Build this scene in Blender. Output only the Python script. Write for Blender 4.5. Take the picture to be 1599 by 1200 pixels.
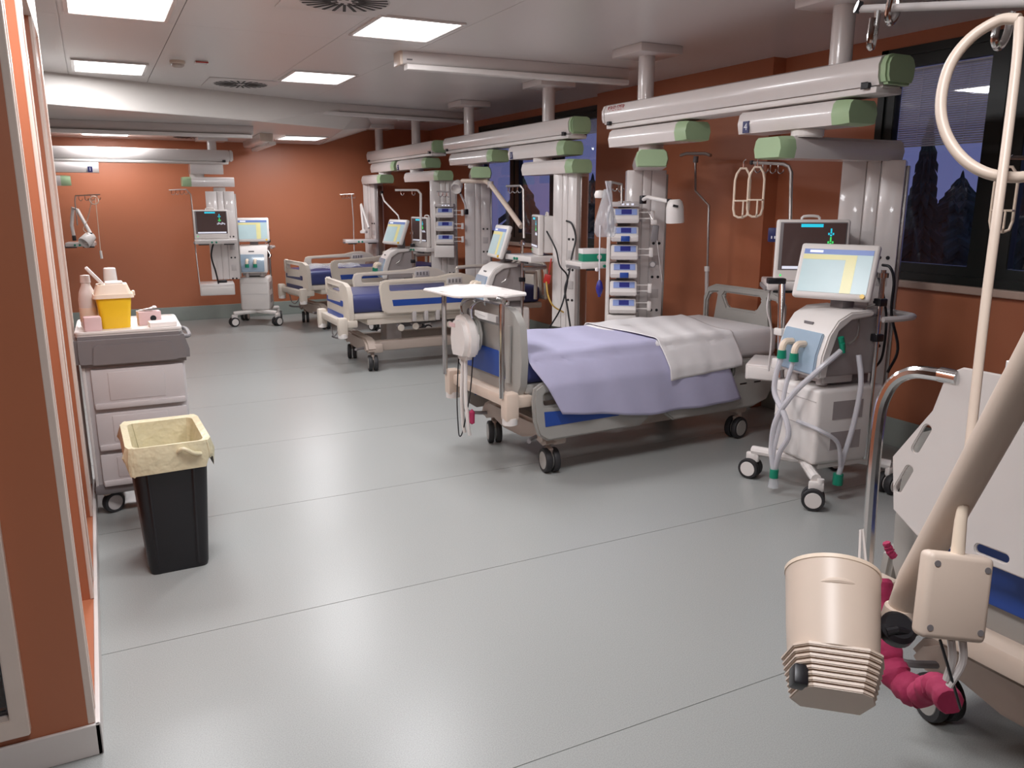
import bpy, bmesh, math, random
from mathutils import Matrix, Vector
random.seed(7)
R = math.radians
for o in list(bpy.data.objects): bpy.data.objects.remove(o)
sc = bpy.context.scene
COL = sc.collection

# ------------------------------------------------------------------ camera
FPX, TILT, YAW, CAMH = 1260.0, R(12.875), R(27.033), 1.6
cam = bpy.data.objects.new('camera', bpy.data.cameras.new('camera'))
COL.objects.link(cam)
cam.data.sensor_width = 36.0
cam.data.lens = FPX / 1599 * 36
cam.data.clip_start = 0.05
cam.location = (0, 0, CAMH)
cam.rotation_euler = (math.pi / 2 - TILT, 0, -YAW)
sc.camera = cam
_fh = Vector((math.sin(YAW), math.cos(YAW), 0)); _r = Vector((math.cos(YAW), -math.sin(YAW), 0))
_d = _fh * math.cos(TILT) + Vector((0, 0, -math.sin(TILT))); _u = _r.cross(_d)
def ray(x, y): return _d * FPX + _r * (x - 799.5) - _u * (y - 600)
def at(x, y, D):                      # photo pixel at optical depth D
    return Vector((0, 0, CAMH)) + ray(x, y) * (D / FPX)
# ------------------------------------------------------------------ world: dusk sky
w = bpy.data.worlds.new('dusk'); sc.world = w; w.use_nodes = True
nt = w.node_tree; bg = nt.nodes['Background']
tc = nt.nodes.new('ShaderNodeTexCoord'); sp = nt.nodes.new('ShaderNodeSeparateXYZ')
rp = nt.nodes.new('ShaderNodeValToRGB')
nt.links.new(tc.outputs['Generated'], sp.inputs[0]); nt.links.new(sp.outputs['Z'], rp.inputs[0])
rp.color_ramp.elements[0].position = 0.0; rp.color_ramp.elements[0].color = (.10, .11, .24, 1)
rp.color_ramp.elements[1].position = 0.7; rp.color_ramp.elements[1].color = (.06, .075, .20, 1)
nt.links.new(rp.outputs[0], bg.inputs[0]); bg.inputs[1].default_value = 1.35
# ------------------------------------------------------------------ exposure
sc.view_settings.view_transform = 'Standard'; sc.view_settings.look = 'None'
sc.view_settings.gamma = 1; sc.view_settings.use_curve_mapping = False
sc.view_settings.exposure = -0.18
PANEL_POWER = 4.0
PANEL_WATTS = 30.0

# ------------------------------------------------------------------ materials
def lin(h):
    h = h.lstrip('#'); c = [int(h[i:i+2], 16) / 255 for i in (0, 2, 4)]
    return tuple(v / 12.92 if v <= .04045 else ((v + .055) / 1.055) ** 2.4 for v in c) + (1,)
MATS = {}
def mat(name, col, rough=.5, metal=0, spec=.5, var=.05, vscale=12, bump=0, bscale=60, emit=0, alpha=None, trans=0, coat=0):
    if name in MATS: return MATS[name]
    m = bpy.data.materials.new(name); m.use_nodes = True
    t = m.node_tree; b = t.nodes['Principled BSDF']
    c = lin(col)
    tx = t.nodes.new('ShaderNodeTexCoord'); nz = t.nodes.new('ShaderNodeTexNoise'); nz.inputs['Scale'].default_value = vscale
    nz.inputs['Detail'].default_value = 3
    mx = t.nodes.new('ShaderNodeMix'); mx.data_type = 'RGBA'
    mx.inputs[6].default_value = tuple(v * (1 - var) for v in c[:3]) + (1,)
    mx.inputs[7].default_value = tuple(min(1, v * (1 + var)) for v in c[:3]) + (1,)
    t.links.new(tx.outputs['Object'], nz.inputs['Vector']); t.links.new(nz.outputs[0], mx.inputs[0])
    t.links.new(mx.outputs[2], b.inputs['Base Color'])
    b.inputs['Roughness'].default_value = rough; b.inputs['Metallic'].default_value = metal
    b.inputs['Specular IOR Level'].default_value = spec
    if coat: b.inputs['Coat Weight'].default_value = coat
    if trans: b.inputs['Transmission Weight'].default_value = trans
    if alpha is not None: b.inputs['Alpha'].default_value = alpha
    if emit:
        t.links.new(mx.outputs[2], b.inputs['Emission Color']); b.inputs['Emission Strength'].default_value = emit
    if bump:
        n2 = t.nodes.new('ShaderNodeTexNoise'); n2.inputs['Scale'].default_value = bscale
        bp = t.nodes.new('ShaderNodeBump'); bp.inputs['Strength'].default_value = bump; bp.inputs['Distance'].default_value = .01
        t.links.new(tx.outputs['Object'], n2.inputs['Vector']); t.links.new(n2.outputs[0], bp.inputs['Height'])
        t.links.new(bp.outputs[0], b.inputs['Normal'])
    MATS[name] = m
    return m
M_ORANGE = mat('orange_paint', 'b26d4d', .42, var=.05, vscale=2)
M_TRIM = mat('pale_profile', 'ddcdc2', .28)
M_SKIRT = mat('grey_skirting', '97a09a', .4)
M_WSKIRT = mat('white_skirting', 'ddd6d2', .35)
M_CEIL = mat('ceiling_metal', 'd6cfcc', .30, spec=.6, var=.03, vscale=.6)
M_CEILW = mat('ceiling_white', 'd8d2cc', .5, var=.02)
M_WHITE = mat('white_enamel', 'dcd5d2', .25, coat=.3, var=.02)
M_WPLAS = mat('white_plastic', 'e2dcd8', .38, var=.03)
M_CREAM = mat('cream_plastic', 'd3c8bb', .42, var=.03)
M_BEIGE = mat('beige_plastic', 'd9c6b6', .4, var=.03)
M_TAUPE = mat('taupe_plastic', 'b7a79c', .45, var=.04)
M_GREY = mat('grey_plastic', 'a3a09b', .42, var=.03)
M_DGREY = mat('dark_grey_plastic', '7b7677', .45, var=.04)
M_LGREY = mat('light_grey_plastic', 'bdb6b4', .4, var=.03)
M_CART = mat('cart_plastic', 'cbc5c5', .45, var=.03)
M_SGREY = mat('side_grey', '9d9493', .45, var=.03)
M_GREEN = mat('sage_green', '9fb890', .45, var=.03)
M_TEAL = mat('teal_plastic', '12876a', .35, var=.05)
M_BLACK = mat('black_plastic', '17151a', .4, var=.1)
M_RUB = mat('rubber', '2b2a2c', .6, var=.1)
M_BLUE = mat('blue_inlay', '24499c', .35, var=.05)
M_NAVY = mat('navy_vinyl', '363c6e', .45, var=.06, bump=.1, bscale=20)
M_DBLUE = mat('dark_blue', '23265c', .4)
M_CHROME = mat('chrome', 'd5d3d2', .12, metal=1, var=.02)
M_STEEL = mat('steel', 'b3aeab', .32, metal=1, var=.05)
M_SHEET = mat('white_linen', 'e6e2e2', .85, var=.03, bump=.15, bscale=9)
M_LILAC = mat('lilac_linen', 'b7b4d0', .85, var=.04, bump=.15, bscale=9)
M_YELLOW = mat('yellow_plastic', 'f0c222', .35, var=.04)
M_LID = mat('cream_lid', 'ecd9c4', .4, var=.03)
M_PINK = mat('pink_fabric', 'a92f57', .8, var=.15, bump=.5, bscale=35)
M_RED = mat('red_plastic', 'b5241d', .4)
M_LINER = mat('bag_liner', 'd8cfae', .4, var=.12, vscale=14, bump=.9, bscale=22)
M_BAG = mat('clear_bag', 'd9dde2', .15, alpha=.35, var=.1)
M_HOSE = mat('clear_hose', 'd6d4da', .25, alpha=.75)
M_BHOOD = mat('clear_blue_cover', 'a9bfd3', .15, alpha=.85, coat=.5)
M_FRAME = mat('window_frame_dark', '0f1512', .35, var=.1)
M_SILL = mat('stone_sill', 'b39a8c', .4, var=.08, vscale=30)
M_BOX = mat('pink_carton', 'd7b8b8', .6, var=.06)
M_SCRDARK = mat('screen_dark', '4b3b39', .2, emit=.28, var=.03)
M_SCRCYAN = mat('screen_cyan', '2cc4de', .3, emit=.8)
M_SCRGREEN = mat('screen_green', '46e070', .3, emit=.8)
M_SCRWHITE = mat('screen_white', 'd5d8e6', .3, emit=.7)
M_SCRPALE = mat('screen_pale', 'a7bcbf', .3, emit=.32, var=.1, vscale=6)
M_SCRBLUE = mat('screen_blue', '5a6fa6', .3, emit=.5)
M_SCRYEL = mat('screen_yellow', 'cdc68c', .3, emit=.34)
M_LCD = mat('pump_lcd', '2c2f78', .25, emit=.15)
M_KEYS = mat('pump_keypad', '8d9fd2', .35)
M_BULB = mat('blue_rubber', '2a2780', .4)
M_GLOW = mat('light_diffuser', 'fbf8f6', .5, emit=PANEL_POWER, var=0)
M_SLOT = mat('vent_slot', '2a2624', .6)
M_PRINT = mat('white_print', 'e4e4ea', .5)
M_LOGO = mat('logo_red', 'a5484a', .5)

def floor_mat():
    m = bpy.data.materials.new('vinyl_floor'); m.use_nodes = True
    t = m.node_tree; b = t.nodes['Principled BSDF']; tx = t.nodes.new('ShaderNodeTexCoord')
    def noise(s, d):
        n = t.nodes.new('ShaderNodeTexNoise'); n.inputs['Scale'].default_value = s; n.inputs['Detail'].default_value = d
        t.links.new(tx.outputs['Object'], n.inputs['Vector']); return n
    def ramp(n, a, ca, bb, cb):
        r = t.nodes.new('ShaderNodeValToRGB'); e = r.color_ramp.elements
        e[0].position = a; e[0].color = ca; e[1].position = bb; e[1].color = cb
        t.links.new(n.outputs[0], r.inputs[0]); return r
    r1 = ramp(noise(260, 2), .35, lin('979997'), .62, lin('a7a9a7'))
    r2 = ramp(noise(.8, 2), .3, (.96, .96, .955, 1), .7, (1, 1, 1, 1))
    mx = t.nodes.new('ShaderNodeMix'); mx.data_type = 'RGBA'; mx.blend_type = 'MULTIPLY'; mx.inputs[0].default_value = 1
    t.links.new(r1.outputs[0], mx.inputs[6]); t.links.new(r2.outputs[0], mx.inputs[7])
    t.links.new(mx.outputs[2], b.inputs['Base Color'])
    r3 = ramp(noise(1.2, 1), .3, (.30,) * 3 + (1,), .75, (.33,) * 3 + (1,))
    t.links.new(r3.outputs[0], b.inputs['Roughness'])
    return m
M_FLOOR = floor_mat()
M_SEAM = mat('floor_weld', '8a8e89', .6, spec=.1)

def glass_mat():
    m = bpy.data.materials.new('window_glass'); m.use_nodes = True
    t = m.node_tree; t.nodes.remove(t.nodes['Principled BSDF']); out = t.nodes['Material Output']
    tr = t.nodes.new('ShaderNodeBsdfTransparent'); tr.inputs[0].default_value = (.93, .94, .97, 1)
    gl = t.nodes.new('ShaderNodeBsdfGlossy'); gl.inputs['Roughness'].default_value = .02
    fr = t.nodes.new('ShaderNodeFresnel')
    ge = t.nodes.new('ShaderNodeNewGeometry'); ma = t.nodes.new('ShaderNodeMath'); ma.operation = 'MULTIPLY_ADD'   # thin pane: same index from both faces
    ma.inputs[1].default_value = 1 / 1.5 - 1.5; ma.inputs[2].default_value = 1.5
    t.links.new(ge.outputs['Backfacing'], ma.inputs[0]); t.links.new(ma.outputs[0], fr.inputs[0])
    mx = t.nodes.new('ShaderNodeMixShader')
    t.links.new(fr.outputs[0], mx.inputs[0]); t.links.new(tr.outputs[0], mx.inputs[1]); t.links.new(gl.outputs[0], mx.inputs[2])
    t.links.new(mx.outputs[0], out.inputs[0]); return m
M_GLASS = glass_mat()

# ------------------------------------------------------------------ mesh helpers
def frame(o, x, y):
    x = Vector(x).normalized(); y = Vector(y); y = (y - x * y.dot(x)).normalized(); z = x.cross(y)
    m = Matrix((x, y, z)).transposed().to_4x4(); m.translation = Vector(o); return m
def rot(o, rz=0, rx=0, ry=0):
    return Matrix.Translation(Vector(o)) @ Matrix.Rotation(rz, 4, 'Z') @ Matrix.Rotation(ry, 4, 'Y') @ Matrix.Rotation(rx, 4, 'X')
def rr(x0, y0, x1, y1, r, n=4):
    if not isinstance(r, (list, tuple)): r = [r] * 4      # bl, br, tr, tl
    out = []
    for (cx, cy, a0, rad) in ((x0 + r[0], y0 + r[0], 180, r[0]), (x1 - r[1], y0 + r[1], 270, r[1]),
                              (x1 - r[2], y1 - r[2], 0, r[2]), (x0 + r[3], y1 - r[3], 90, r[3])):
        for i in range(n + 1):
            a = R(a0 + 90 * i / n); out.append((cx + rad * math.cos(a), cy + rad * math.sin(a)))
    return out
def crom(pts, k=6):
    pts = [Vector(p) for p in pts]; P = [2 * pts[0] - pts[1]] + pts + [2 * pts[-1] - pts[-2]]; out = []
    for i in range(1, len(P) - 2):
        for j in range(k):
            t = j / k; a, b, c, d = P[i-1:i+3]
            out.append(.5 * ((2 * b) + (c - a) * t + (2 * a - 5 * b + 4 * c - d) * t * t + (3 * b - a - 3 * c + d) * t ** 3))
    out.append(pts[-1]); return out
class B:
    def __init__(s): s.bm = bmesh.new()
    def _merge(s, t, M=None):
        if M is not None: bmesh.ops.transform(t, matrix=M, verts=t.verts)
        vm = {v: s.bm.verts.new(v.co) for v in t.verts}
        for f in t.faces:
            try: s.bm.faces.new([vm[v] for v in f.verts])
            except ValueError: pass
        t.free(); return s
    def box(s, x0, x1, y0, y1, z0, z1, bev=0, seg=2, M=None):
        t = bmesh.new(); bmesh.ops.create_cube(t, size=1)
        for v in t.verts: v.co = Vector(((x0 + x1) / 2 + v.co.x * (x1 - x0), (y0 + y1) / 2 + v.co.y * (y1 - y0), (z0 + z1) / 2 + v.co.z * (z1 - z0)))
        if bev: bmesh.ops.bevel(t, geom=t.edges[:], offset=bev, segments=seg, affect='EDGES', profile=.5)
        return s._merge(t, M)
    def cyl(s, p0, p1, r, r2=None, n=16, bev=0):
        p0, p1 = Vector(p0), Vector(p1); d = p1 - p0; r2 = r if r2 is None else r2
        t = bmesh.new(); bmesh.ops.create_cone(t, cap_ends=True, segments=n, radius1=r, radius2=r2, depth=d.length)
        if bev: bmesh.ops.bevel(t, geom=[e for e in t.edges if any(len(f.verts) > 4 for f in e.link_faces)], offset=bev, segments=2, affect='EDGES')
        return s._merge(t, Matrix.Translation((p0 + p1) / 2) @ d.to_track_quat('Z', 'Y').to_matrix().to_4x4())
    def tube(s, pts, r, n=8, k=0, closed=False):
        pts = crom(pts, k) if k else [Vector(p) for p in pts]
        N = len(pts); rings = []; up = None
        for i, p in enumerate(pts):
            a = pts[(i - 1) % N] if (closed or i) else p; b = pts[(i + 1) % N] if (closed or i < N - 1) else p
            d = (b - a).normalized()
            if up is None: up = Vector((0, 0, 1)) if abs(d.z) < .9 else Vector((1, 0, 0))
            sx = d.cross(up).normalized(); up = sx.cross(d).normalized()
            rad = r(i / (N - 1)) if callable(r) else r
            rings.append([s.bm.verts.new(p + (sx * math.cos(2 * math.pi * j / n) + up * math.sin(2 * math.pi * j / n)) * rad) for j in range(n)])
        for i in range(N if closed else N - 1):
            A, C = rings[i], rings[(i + 1) % N]
            for j in range(n): s.bm.faces.new((A[j], A[(j + 1) % n], C[(j + 1) % n], C[j]))
        if not closed: s.bm.faces.new(rings[0][::-1]); s.bm.faces.new(rings[-1])
        return s
    def lathe(s, prof, n=24, M=None):
        t = bmesh.new(); rings = []
        for r, z in prof:
            rings.append([t.verts.new((max(r, 1e-4) * math.cos(2 * math.pi * j / n), max(r, 1e-4) * math.sin(2 * math.pi * j / n), z)) for j in range(n)])
        for A, C in zip(rings, rings[1:]):
            for j in range(n): t.faces.new((A[j], A[(j + 1) % n], C[(j + 1) % n], C[j]))
        t.faces.new(rings[0][::-1]); t.faces.new(rings[-1])
        return s._merge(t, M)
    def plate(s, outer, t0, M=None, holes=(), bev=0):
        t = bmesh.new(); ed = []
        for loop in [outer] + list(holes):
            vs = [t.verts.new((p[0], p[1], 0)) for p in loop]
            ed += [t.edges.new((vs[i], vs[(i + 1) % len(vs)])) for i in range(len(vs))]
        if holes: bmesh.ops.triangle_fill(t, use_beauty=True, use_dissolve=False, edges=ed)
        else: t.faces.new(list(t.verts))
        g = bmesh.ops.extrude_face_region(t, geom=t.faces[:])
        bmesh.ops.translate(t, vec=(0, 0, t0), verts=[v for v in g['geom'] if isinstance(v, bmesh.types.BMVert)])
        bmesh.ops.recalc_face_normals(t, faces=t.faces[:])
        if bev:
            es = [e for e in t.edges if len(e.link_faces) == 2 and e.calc_face_angle(0) > .9]
            bmesh.ops.bevel(t, geom=es, offset=bev, segments=2, affect='EDGES', clamp_overlap=True)
        return s._merge(t, M)
    def grid(s, fn, nu, nv, t=0):
        V = [[s.bm.verts.new(fn(i / nu, j / nv)) for j in range(nv + 1)] for i in range(nu + 1)]
        for i in range(nu):
            for j in range(nv): s.bm.faces.new((V[i][j], V[i+1][j], V[i+1][j+1], V[i][j+1]))
        return s
def link(name, b, m, parent=None, smooth=True):
    me = bpy.data.meshes.new(name)
    bmesh.ops.recalc_face_normals(b.bm, faces=b.bm.faces[:])
    b.bm.to_mesh(me); b.bm.free()
    if smooth:
        me.polygons.foreach_set('use_smooth', [True] * len(me.polygons)); me.set_sharp_from_angle(angle=.6)
    me.materials.append(m)
    o = bpy.data.objects.new(name, me); COL.objects.link(o)
    if parent is not None: o.parent = parent
    return o
def tag(o, label, cat, group=None):
    o['label'] = label; o['category'] = cat
    if group: o['group'] = group
    return o
def thing(name, label, cat, loc=(0, 0, 0), rz=0, group=None):
    o = bpy.data.objects.new(name, None); COL.objects.link(o); o.location = loc; o.rotation_euler = (0, 0, rz)
    o.empty_display_size = .1
    return tag(o, label, cat, group)
def struct(name, b, m, parent=None, smooth=False):
    o = link(name, b, m, parent, smooth)
    if parent is None: o['kind'] = 'structure'
    return o
def one(name, b, m, label, cat, group=None): return tag(link(name, b, m), label, cat, group)
def copy_tree(o, parent=None):
    c = o.copy(); COL.objects.link(c); c.parent = parent
    for ch in list(o.children): copy_tree(ch, c)
    return c
def text(name, s, size, M, m, parent, depth=.0008):
    cu = bpy.data.curves.new(name, 'FONT'); cu.body = s; cu.size = size; cu.extrude = depth; cu.align_x = 'CENTER'; cu.align_y = 'CENTER'
    cu.resolution_u = 2
    t = bpy.data.objects.new(name, cu); COL.objects.link(t)
    dg = bpy.context.evaluated_depsgraph_get(); me = bpy.data.meshes.new_from_object(t.evaluated_get(dg))
    bpy.data.objects.remove(t); me.transform(M); me.materials.clear(); me.materials.append(m)
    o = bpy.data.objects.new(name, me); COL.objects.link(o); o.parent = parent; return o

# ================================================================== the setting
ZC, ZL = 2.60, 2.35          # main ceiling, lower ceiling
XR, YB = 4.60, 11.70         # window wall, back wall
fl = struct('floor', B().box(-3.6, XR + .1, -3.2, YB + .1, -.1, -.0015), M_SEAM)
seams = [-3.2, -1.8, -.6, .6, 1.8, 3.0, 4.2, 5.4, 6.6, 7.8, 9.0, 10.2, YB + .1]
for a, b_ in zip(seams, seams[1:]):
    struct('floor_sheet', B().box(-3.6, XR + .1, a + .002, b_ - .002, -.02, 0), M_FLOOR, fl)
# ceiling
ce = struct('ceiling', B().box(-3.6, XR + .1, -3.2, YB + .1, ZC + .012, ZC + .1), M_CEIL)
xs = [-3.6, -.05, .55, 1.5, 2.1, 4.7]
ys = [-3.2, -1.9, .4, 2.7, 5.4, 7.75, YB + .1]
for a, b_ in zip(xs, xs[1:]):
    for c_, d_ in zip(ys, ys[1:]):
        g = .0015 if a != -.05 and b_ != -.05 else .003
        struct('ceiling_panel', B().box(a + g, b_ - g, c_ + .001, d_ - .001, ZC, ZC + .011), M_CEIL, ce)
# lower ceiling at the back with its bulkhead
low = [(-3.5, 6.4), (-.2, 7.8), (1.6, 8.56), (2.55, 9.05), (2.95, YB)]
hi = [(-3.5, 6.4), (-.2, 7.8), (1.6, 8.56), (2.75, 9.0), (3.75, YB)]
bk = struct('trim_1', B().plate([(-3.5, YB + .05)] + low[:-1] + [(2.95, YB + .05)], .006, Matrix.Translation((0, 0, ZL))), M_CEIL)
fb = B()
for i in range(4):
    q = [fb.bm.verts.new(p) for p in ((*low[i], ZL), (*low[i+1], ZL), (*hi[i+1], ZC + .005), (*hi[i], ZC + .005))]
    fb.bm.faces.new(q)
struct('bulkhead_face', fb, M_CEILW, bk)
# back wall
wb = struct('wall_back', B().box(-3.6, XR + .1, YB, YB + .12, 0, ZC), M_ORANGE)
struct('baseboard_back', B().box(-3.5, XR, YB - .012, YB, 0, .19, .004), M_SKIRT)
# right wall with two window bands
W1, W2 = (.4, 3.81), (7.0, 9.95); WZ0, WZ1 = 1.10, 2.52
rw = B()
for (a, b_, c_, d_) in ((-3.2, YB, 0, WZ0), (-3.2, YB, WZ1, ZC), (-3.2, W1[0], WZ0, WZ1), (W1[1], W2[0], WZ0, WZ1), (W2[1], YB, WZ0, WZ1)):
    rw.box(XR, XR + .14, a, b_, c_, d_)
wr = struct('wall_right', rw, M_ORANGE)
struct('pier', B().box(XR - .12, XR, 4.64, 6.96, 0, ZC), M_ORANGE, wr)
struct('baseboard_right', B().box(XR - .012, XR, -3.2, 4.64, 0, .19, .004).box(XR - .132, XR - .12, 4.63, 6.97, 0, .19, .004).box(XR - .012, XR, 6.96, YB, 0, .19, .004), M_SKIRT)
def window(name, y0, y1, n, blind):
    wd = struct(name, B().box(XR - .01, XR + .09, y0, y1, WZ0, WZ0 + .05).box(XR - .01, XR + .09, y0, y1, WZ1 - .05, WZ1)
                .box(XR - .01, XR + .09, y0, y0 + .05, WZ0, WZ1).box(XR - .01, XR + .09, y1 - .05, y1, WZ0, WZ1), M_FRAME)
    struct('sill', B().box(XR - .05, XR + .02, y0 - .02, y1 + .02, WZ0 - .045, WZ0, .006), M_SILL, wd)
    st = (y1 - y0) / n
    for i in range(n):
        a, b_ = y0 + i * st + .01, y0 + (i + 1) * st - .01
        f = B().plate(rr(a, WZ0 + .03, b_, WZ1 - .03, .005, 1), .06, frame((XR + .005, 0, 0), (0, 1, 0), (0, 0, 1)),
                      holes=[rr(a + .11, WZ0 + .11, b_ - .11, WZ1 - .12, .005, 1)], bev=.004)
        c = struct('casement', f, M_FRAME, wd)
        struct('pane', B().box(XR + .03, XR + .036, a + .10, b_ - .10, WZ0 + .10, WZ1 - .11), M_GLASS, c)
        if blind:
            bl = B(); top = WZ1 - .125
            ns = (34 if i != n - 2 else 31) if y1 < 5 else 9
            for k in range(ns):
                z = top - .02 - k * .0135
                bl.box(-.0065, .0065, a + .115, b_ - .115, -.0005, .0005, M=Matrix.Translation((XR + .058, 0, z)) @ Matrix.Rotation(R(48), 4, 'Y'))
            for yy in (a + .26, b_ - .26): bl.box(XR + .048, XR + .05, yy, yy + .003, top - ns * .0135, top)
            bl.box(XR + .045, XR + .068, a + .115, b_ - .115, top - .012, top)
            s_ = struct('blind', bl, M_WPLAS, c)
    return wd
window('window_1', *W1, 4, True)
window('window_2', *W2, 3, True)
# left partition: posts with pale profiles and recessed panels
XL, YP0, YP1, ZP = -.14, 2.42, 4.80, 2.36
wl = struct('wall_left', B().box(XL - .16, XL - .06, YP0 + .1, YP1, .1, ZP), M_ORANGE)
posts = [(YP0 + .1, YP0 + .104), (3.27, 3.46), (4.2, 4.36), (4.72, 4.80)]
for a, b_ in posts[1:]:
    struct('post', B().box(XL - .10, XL - .004, a, b_, .1, ZP), M_ORANGE, wl)
    struct('post_edge', B().box(XL - .014, XL, a - .002 if a > 2.45 else a, a + .024, .1, ZP, .003), M_TRIM, wl)
    struct('post_edge', B().box(XL - .014, XL, b_ - .024, b_ + .002 if b_ < 4.79 else b_, .1, ZP, .003), M_TRIM, wl)
struct('head_fascia', B().box(XL - .16, XL, YP0 + .1, YP1, ZP, ZC), M_CEILW, wl)
struct('plinth', B().box(XL - .16, XL - .003, YP0 + .1, YP1, 0, .1), M_ORANGE, wl)
struct('baseboard_left', B().box(XL - .003, XL + .012, YP0 - .012, YP1, 0, .1, .003), M_WSKIRT)
# near return panel with its glazed frame
XN = -1.6
nr = struct('wall_near', B().plate(rr(XN, 0, XL - .004, ZC, .001, 1), .1, frame((0, YP0 + .1, 0), (1, 0, 0), (0, 0, 1)), holes=[rr(XN + .1, .16, -.30, 2.25, .001, 1)]), M_ORANGE)
gf = B().plate(rr(XN + .1, .13, -.30, 2.28, .005, 1), .05, frame((0, YP0 + .02, 0), (1, 0, 0), (0, 0, 1)), holes=[rr(XN + .16, .19, -.345, 2.22, .003, 1)], bev=.003)
struct('glazing_frame', gf, M_TRIM, nr)
struct('gasket', B().plate(rr(XN + .155, .185, -.343, 2.225, .003, 1), .012, frame((0, YP0 + .018, 0), (1, 0, 0), (0, 0, 1)), holes=[rr(XN + .165, .2, -.353, 2.21, .003, 1)]), M_BLACK, nr)
struct('pane', B().box(XN + .15, -.34, YP0 - .002, YP0 + .004, .18, 2.23), M_GLASS, nr)
for a in (YP0 - .001, YP0 + .076): struct('corner_profile', B().box(XL - .02, XL, a, a + .025, .1, ZP, .003), M_TRIM, nr)
struct('baseboard_near', B().box(XN, XL + .012, YP0 - .012, YP0, 0, .1, .003), M_WSKIRT)
# walls that close the place outside the frame
struct('wall_side', B().box(-3.6, -3.5, -3.2, YB, 0, ZC), M_ORANGE)
struct('wall_inner', B().box(-3.5, XL - .16, YP1 - .1, YP1, 0, ZC), M_ORANGE)
struct('wall_front', B().box(-3.6, XR + .1, -3.2, -3.1, 0, ZC), M_ORANGE)

# ------------------------------------------------------------------ ceiling lights
def light(x0, y0, z, label, off=None):      # off: row place of a panel above the frame, its light names end with _offscreen
    nm = lambda n: '%s_%s_offscreen' % (off, n) if off else n
    t = thing(nm('ceiling_light'), label, 'ceiling light', (x0 + .24, y0 + .29, z))
    link('frame', B().plate(rr(-.262, -.312, .262, .312, .004, 1), .012, Matrix.Translation((0, 0, -.012)), holes=[rr(-.24, -.29, .24, .29, .004, 1)], bev=.002), M_WHITE, t)
    link(nm('diffuser'), B().box(-.239, .239, -.289, .289, -.008, -.002), M_GLOW, t)
    ld_ = bpy.data.lights.new(nm('panel_light'), 'AREA'); ld_.shape = 'RECTANGLE'; ld_.size = .46; ld_.size_y = .56
    ld_.energy = PANEL_WATTS; ld_.spread = R(180); ld_.color = (.965, .97, 1.0)
    lo = bpy.data.objects.new(nm('panel_light'), ld_); COL.objects.link(lo); lo.parent = t; lo.location = (0, 0, -.010)
light(0, 4.72, ZC, 'square ceiling light panel above the partition and waste bin')
light(0, 7.02, ZC, 'square ceiling light panel just in front of the white bulkhead')
light(1.55, 4.62, ZC, 'square ceiling light panel beside the round air diffuser, mid ceiling')
light(1.56, 6.82, ZC, 'square ceiling light panel between the two ceiling rails')
light(2.18, 10.2, ZL, 'ceiling light panel near the back orange wall corner')
light(0, 10.5, ZL, 'ceiling light panel over the empty bay behind the bulkhead')
# the same two rows go on over the camera at their own 2.3 m spacing
light(0, 2.42, ZC, 'ceiling light panel of the partition row, next one before the waste bin', 'partition')
light(0, .12, ZC, 'ceiling light panel of the partition row, over the way in', 'entrance')
light(1.55, 2.42, ZC, 'ceiling light panel of the middle row, next one before the air diffuser', 'aisle')
# round slotted air diffusers
def diffuser(x, y, z, label):
    t = thing('air_diffuser', label, 'air diffuser', (x, y, z))
    link('face_plate', B().box(-.295, .295, -.295, .295, -.006, -.0005, .002), M_CEIL, t)
    link('slot_disc', B().cyl((0, 0, -.008), (0, 0, -.005), .232, n=40), M_LGREY, t)
    for k in range(24):
        a = 2 * math.pi * k / 24; r0 = .07 if k % 3 else .04
        link('slot', B().box(r0, .222, -.008, .008, -.0105, -.0075, M=Matrix.Rotation(a, 4, 'Z')), M_SLOT, t)
diffuser(1.27, 4.38, ZC, 'round slotted air diffuser near the middle ceiling light')
diffuser(1.29, 7.8, ZC, 'round slotted air diffuser close to the bulkhead')
diffuser(1.2, 10.95, ZL, 'round slotted air diffuser in the low ceiling over the empty bay')
t = thing('smoke_detector', 'small round smoke detector on the ceiling', 'smoke detector', (.68, 6.77, ZC))
link('base', B().lathe([(.055, 0), (.055, -.018), (.05, -.022)], 20), M_BEIGE, t)
link('sensor_head', B().lathe([(.047, -.02), (.045, -.036), (.03, -.045), (.0, -.046)], 20), M_TAUPE, t)
t = thing('ceiling_sensor', 'small square sensor plate beside the smoke detector', 'sensor', (.84, 6.72, ZC))
link('plate', B().box(-.045, .045, -.045, .045, -.012, 0, .003), M_WHITE, t)
link('rim', B().plate(rr(-.045, -.05, .045, -.045, .001, 1), .008, Matrix.Translation((0, 0, -.016))), M_RED, t)
# ceiling rails
def rail(p0, p1, z, label):
    p0, p1 = Vector((*p0, z)), Vector((*p1, z)); L = (p1 - p0).length
    rz = math.atan2(p1.y - p0.y, p1.x - p0.x)
    t = thing('ceiling_rail', label, 'ceiling rail', p0, rz)
    link('trunking', B().plate(rr(-.07, -.085, .07, 0, [.03, .03, .004, .004]), L, frame((0, 0, 0), (0, 1, 0), (0, 0, 1))), M_WHITE, t)
    link('lower_channel', B().plate(rr(-.11, -.125, -.03, -.088, .008, 2), L - .04, frame((.02, 0, 0), (0, 1, 0), (0, 0, 1))), M_WPLAS, t)
    link('end_cap', B().box(-.02, 0, -.075, .075, -.09, 0, .004), M_BEIGE, t)
    link('badge', B().box(.03, .07, -.0715, -.069, -.06, -.05), M_DGREY, t)
rail((2.02, 5.68), (3.86, 5.62), ZC, 'long white ceiling rail in front of the made bed station')
rail((2.02, 8.9), (4.1, 9.2), ZC, 'white ceiling rail running to the window wall beyond the rear beds')
rail((-1.2, 9.25), (1.6, 9.15), ZL, 'white rail on the low ceiling just behind the bulkhead')
rail((1.9, 10.0), (1.95, 11.5), ZL, 'short white rail on the low ceiling running to the back wall')

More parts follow.
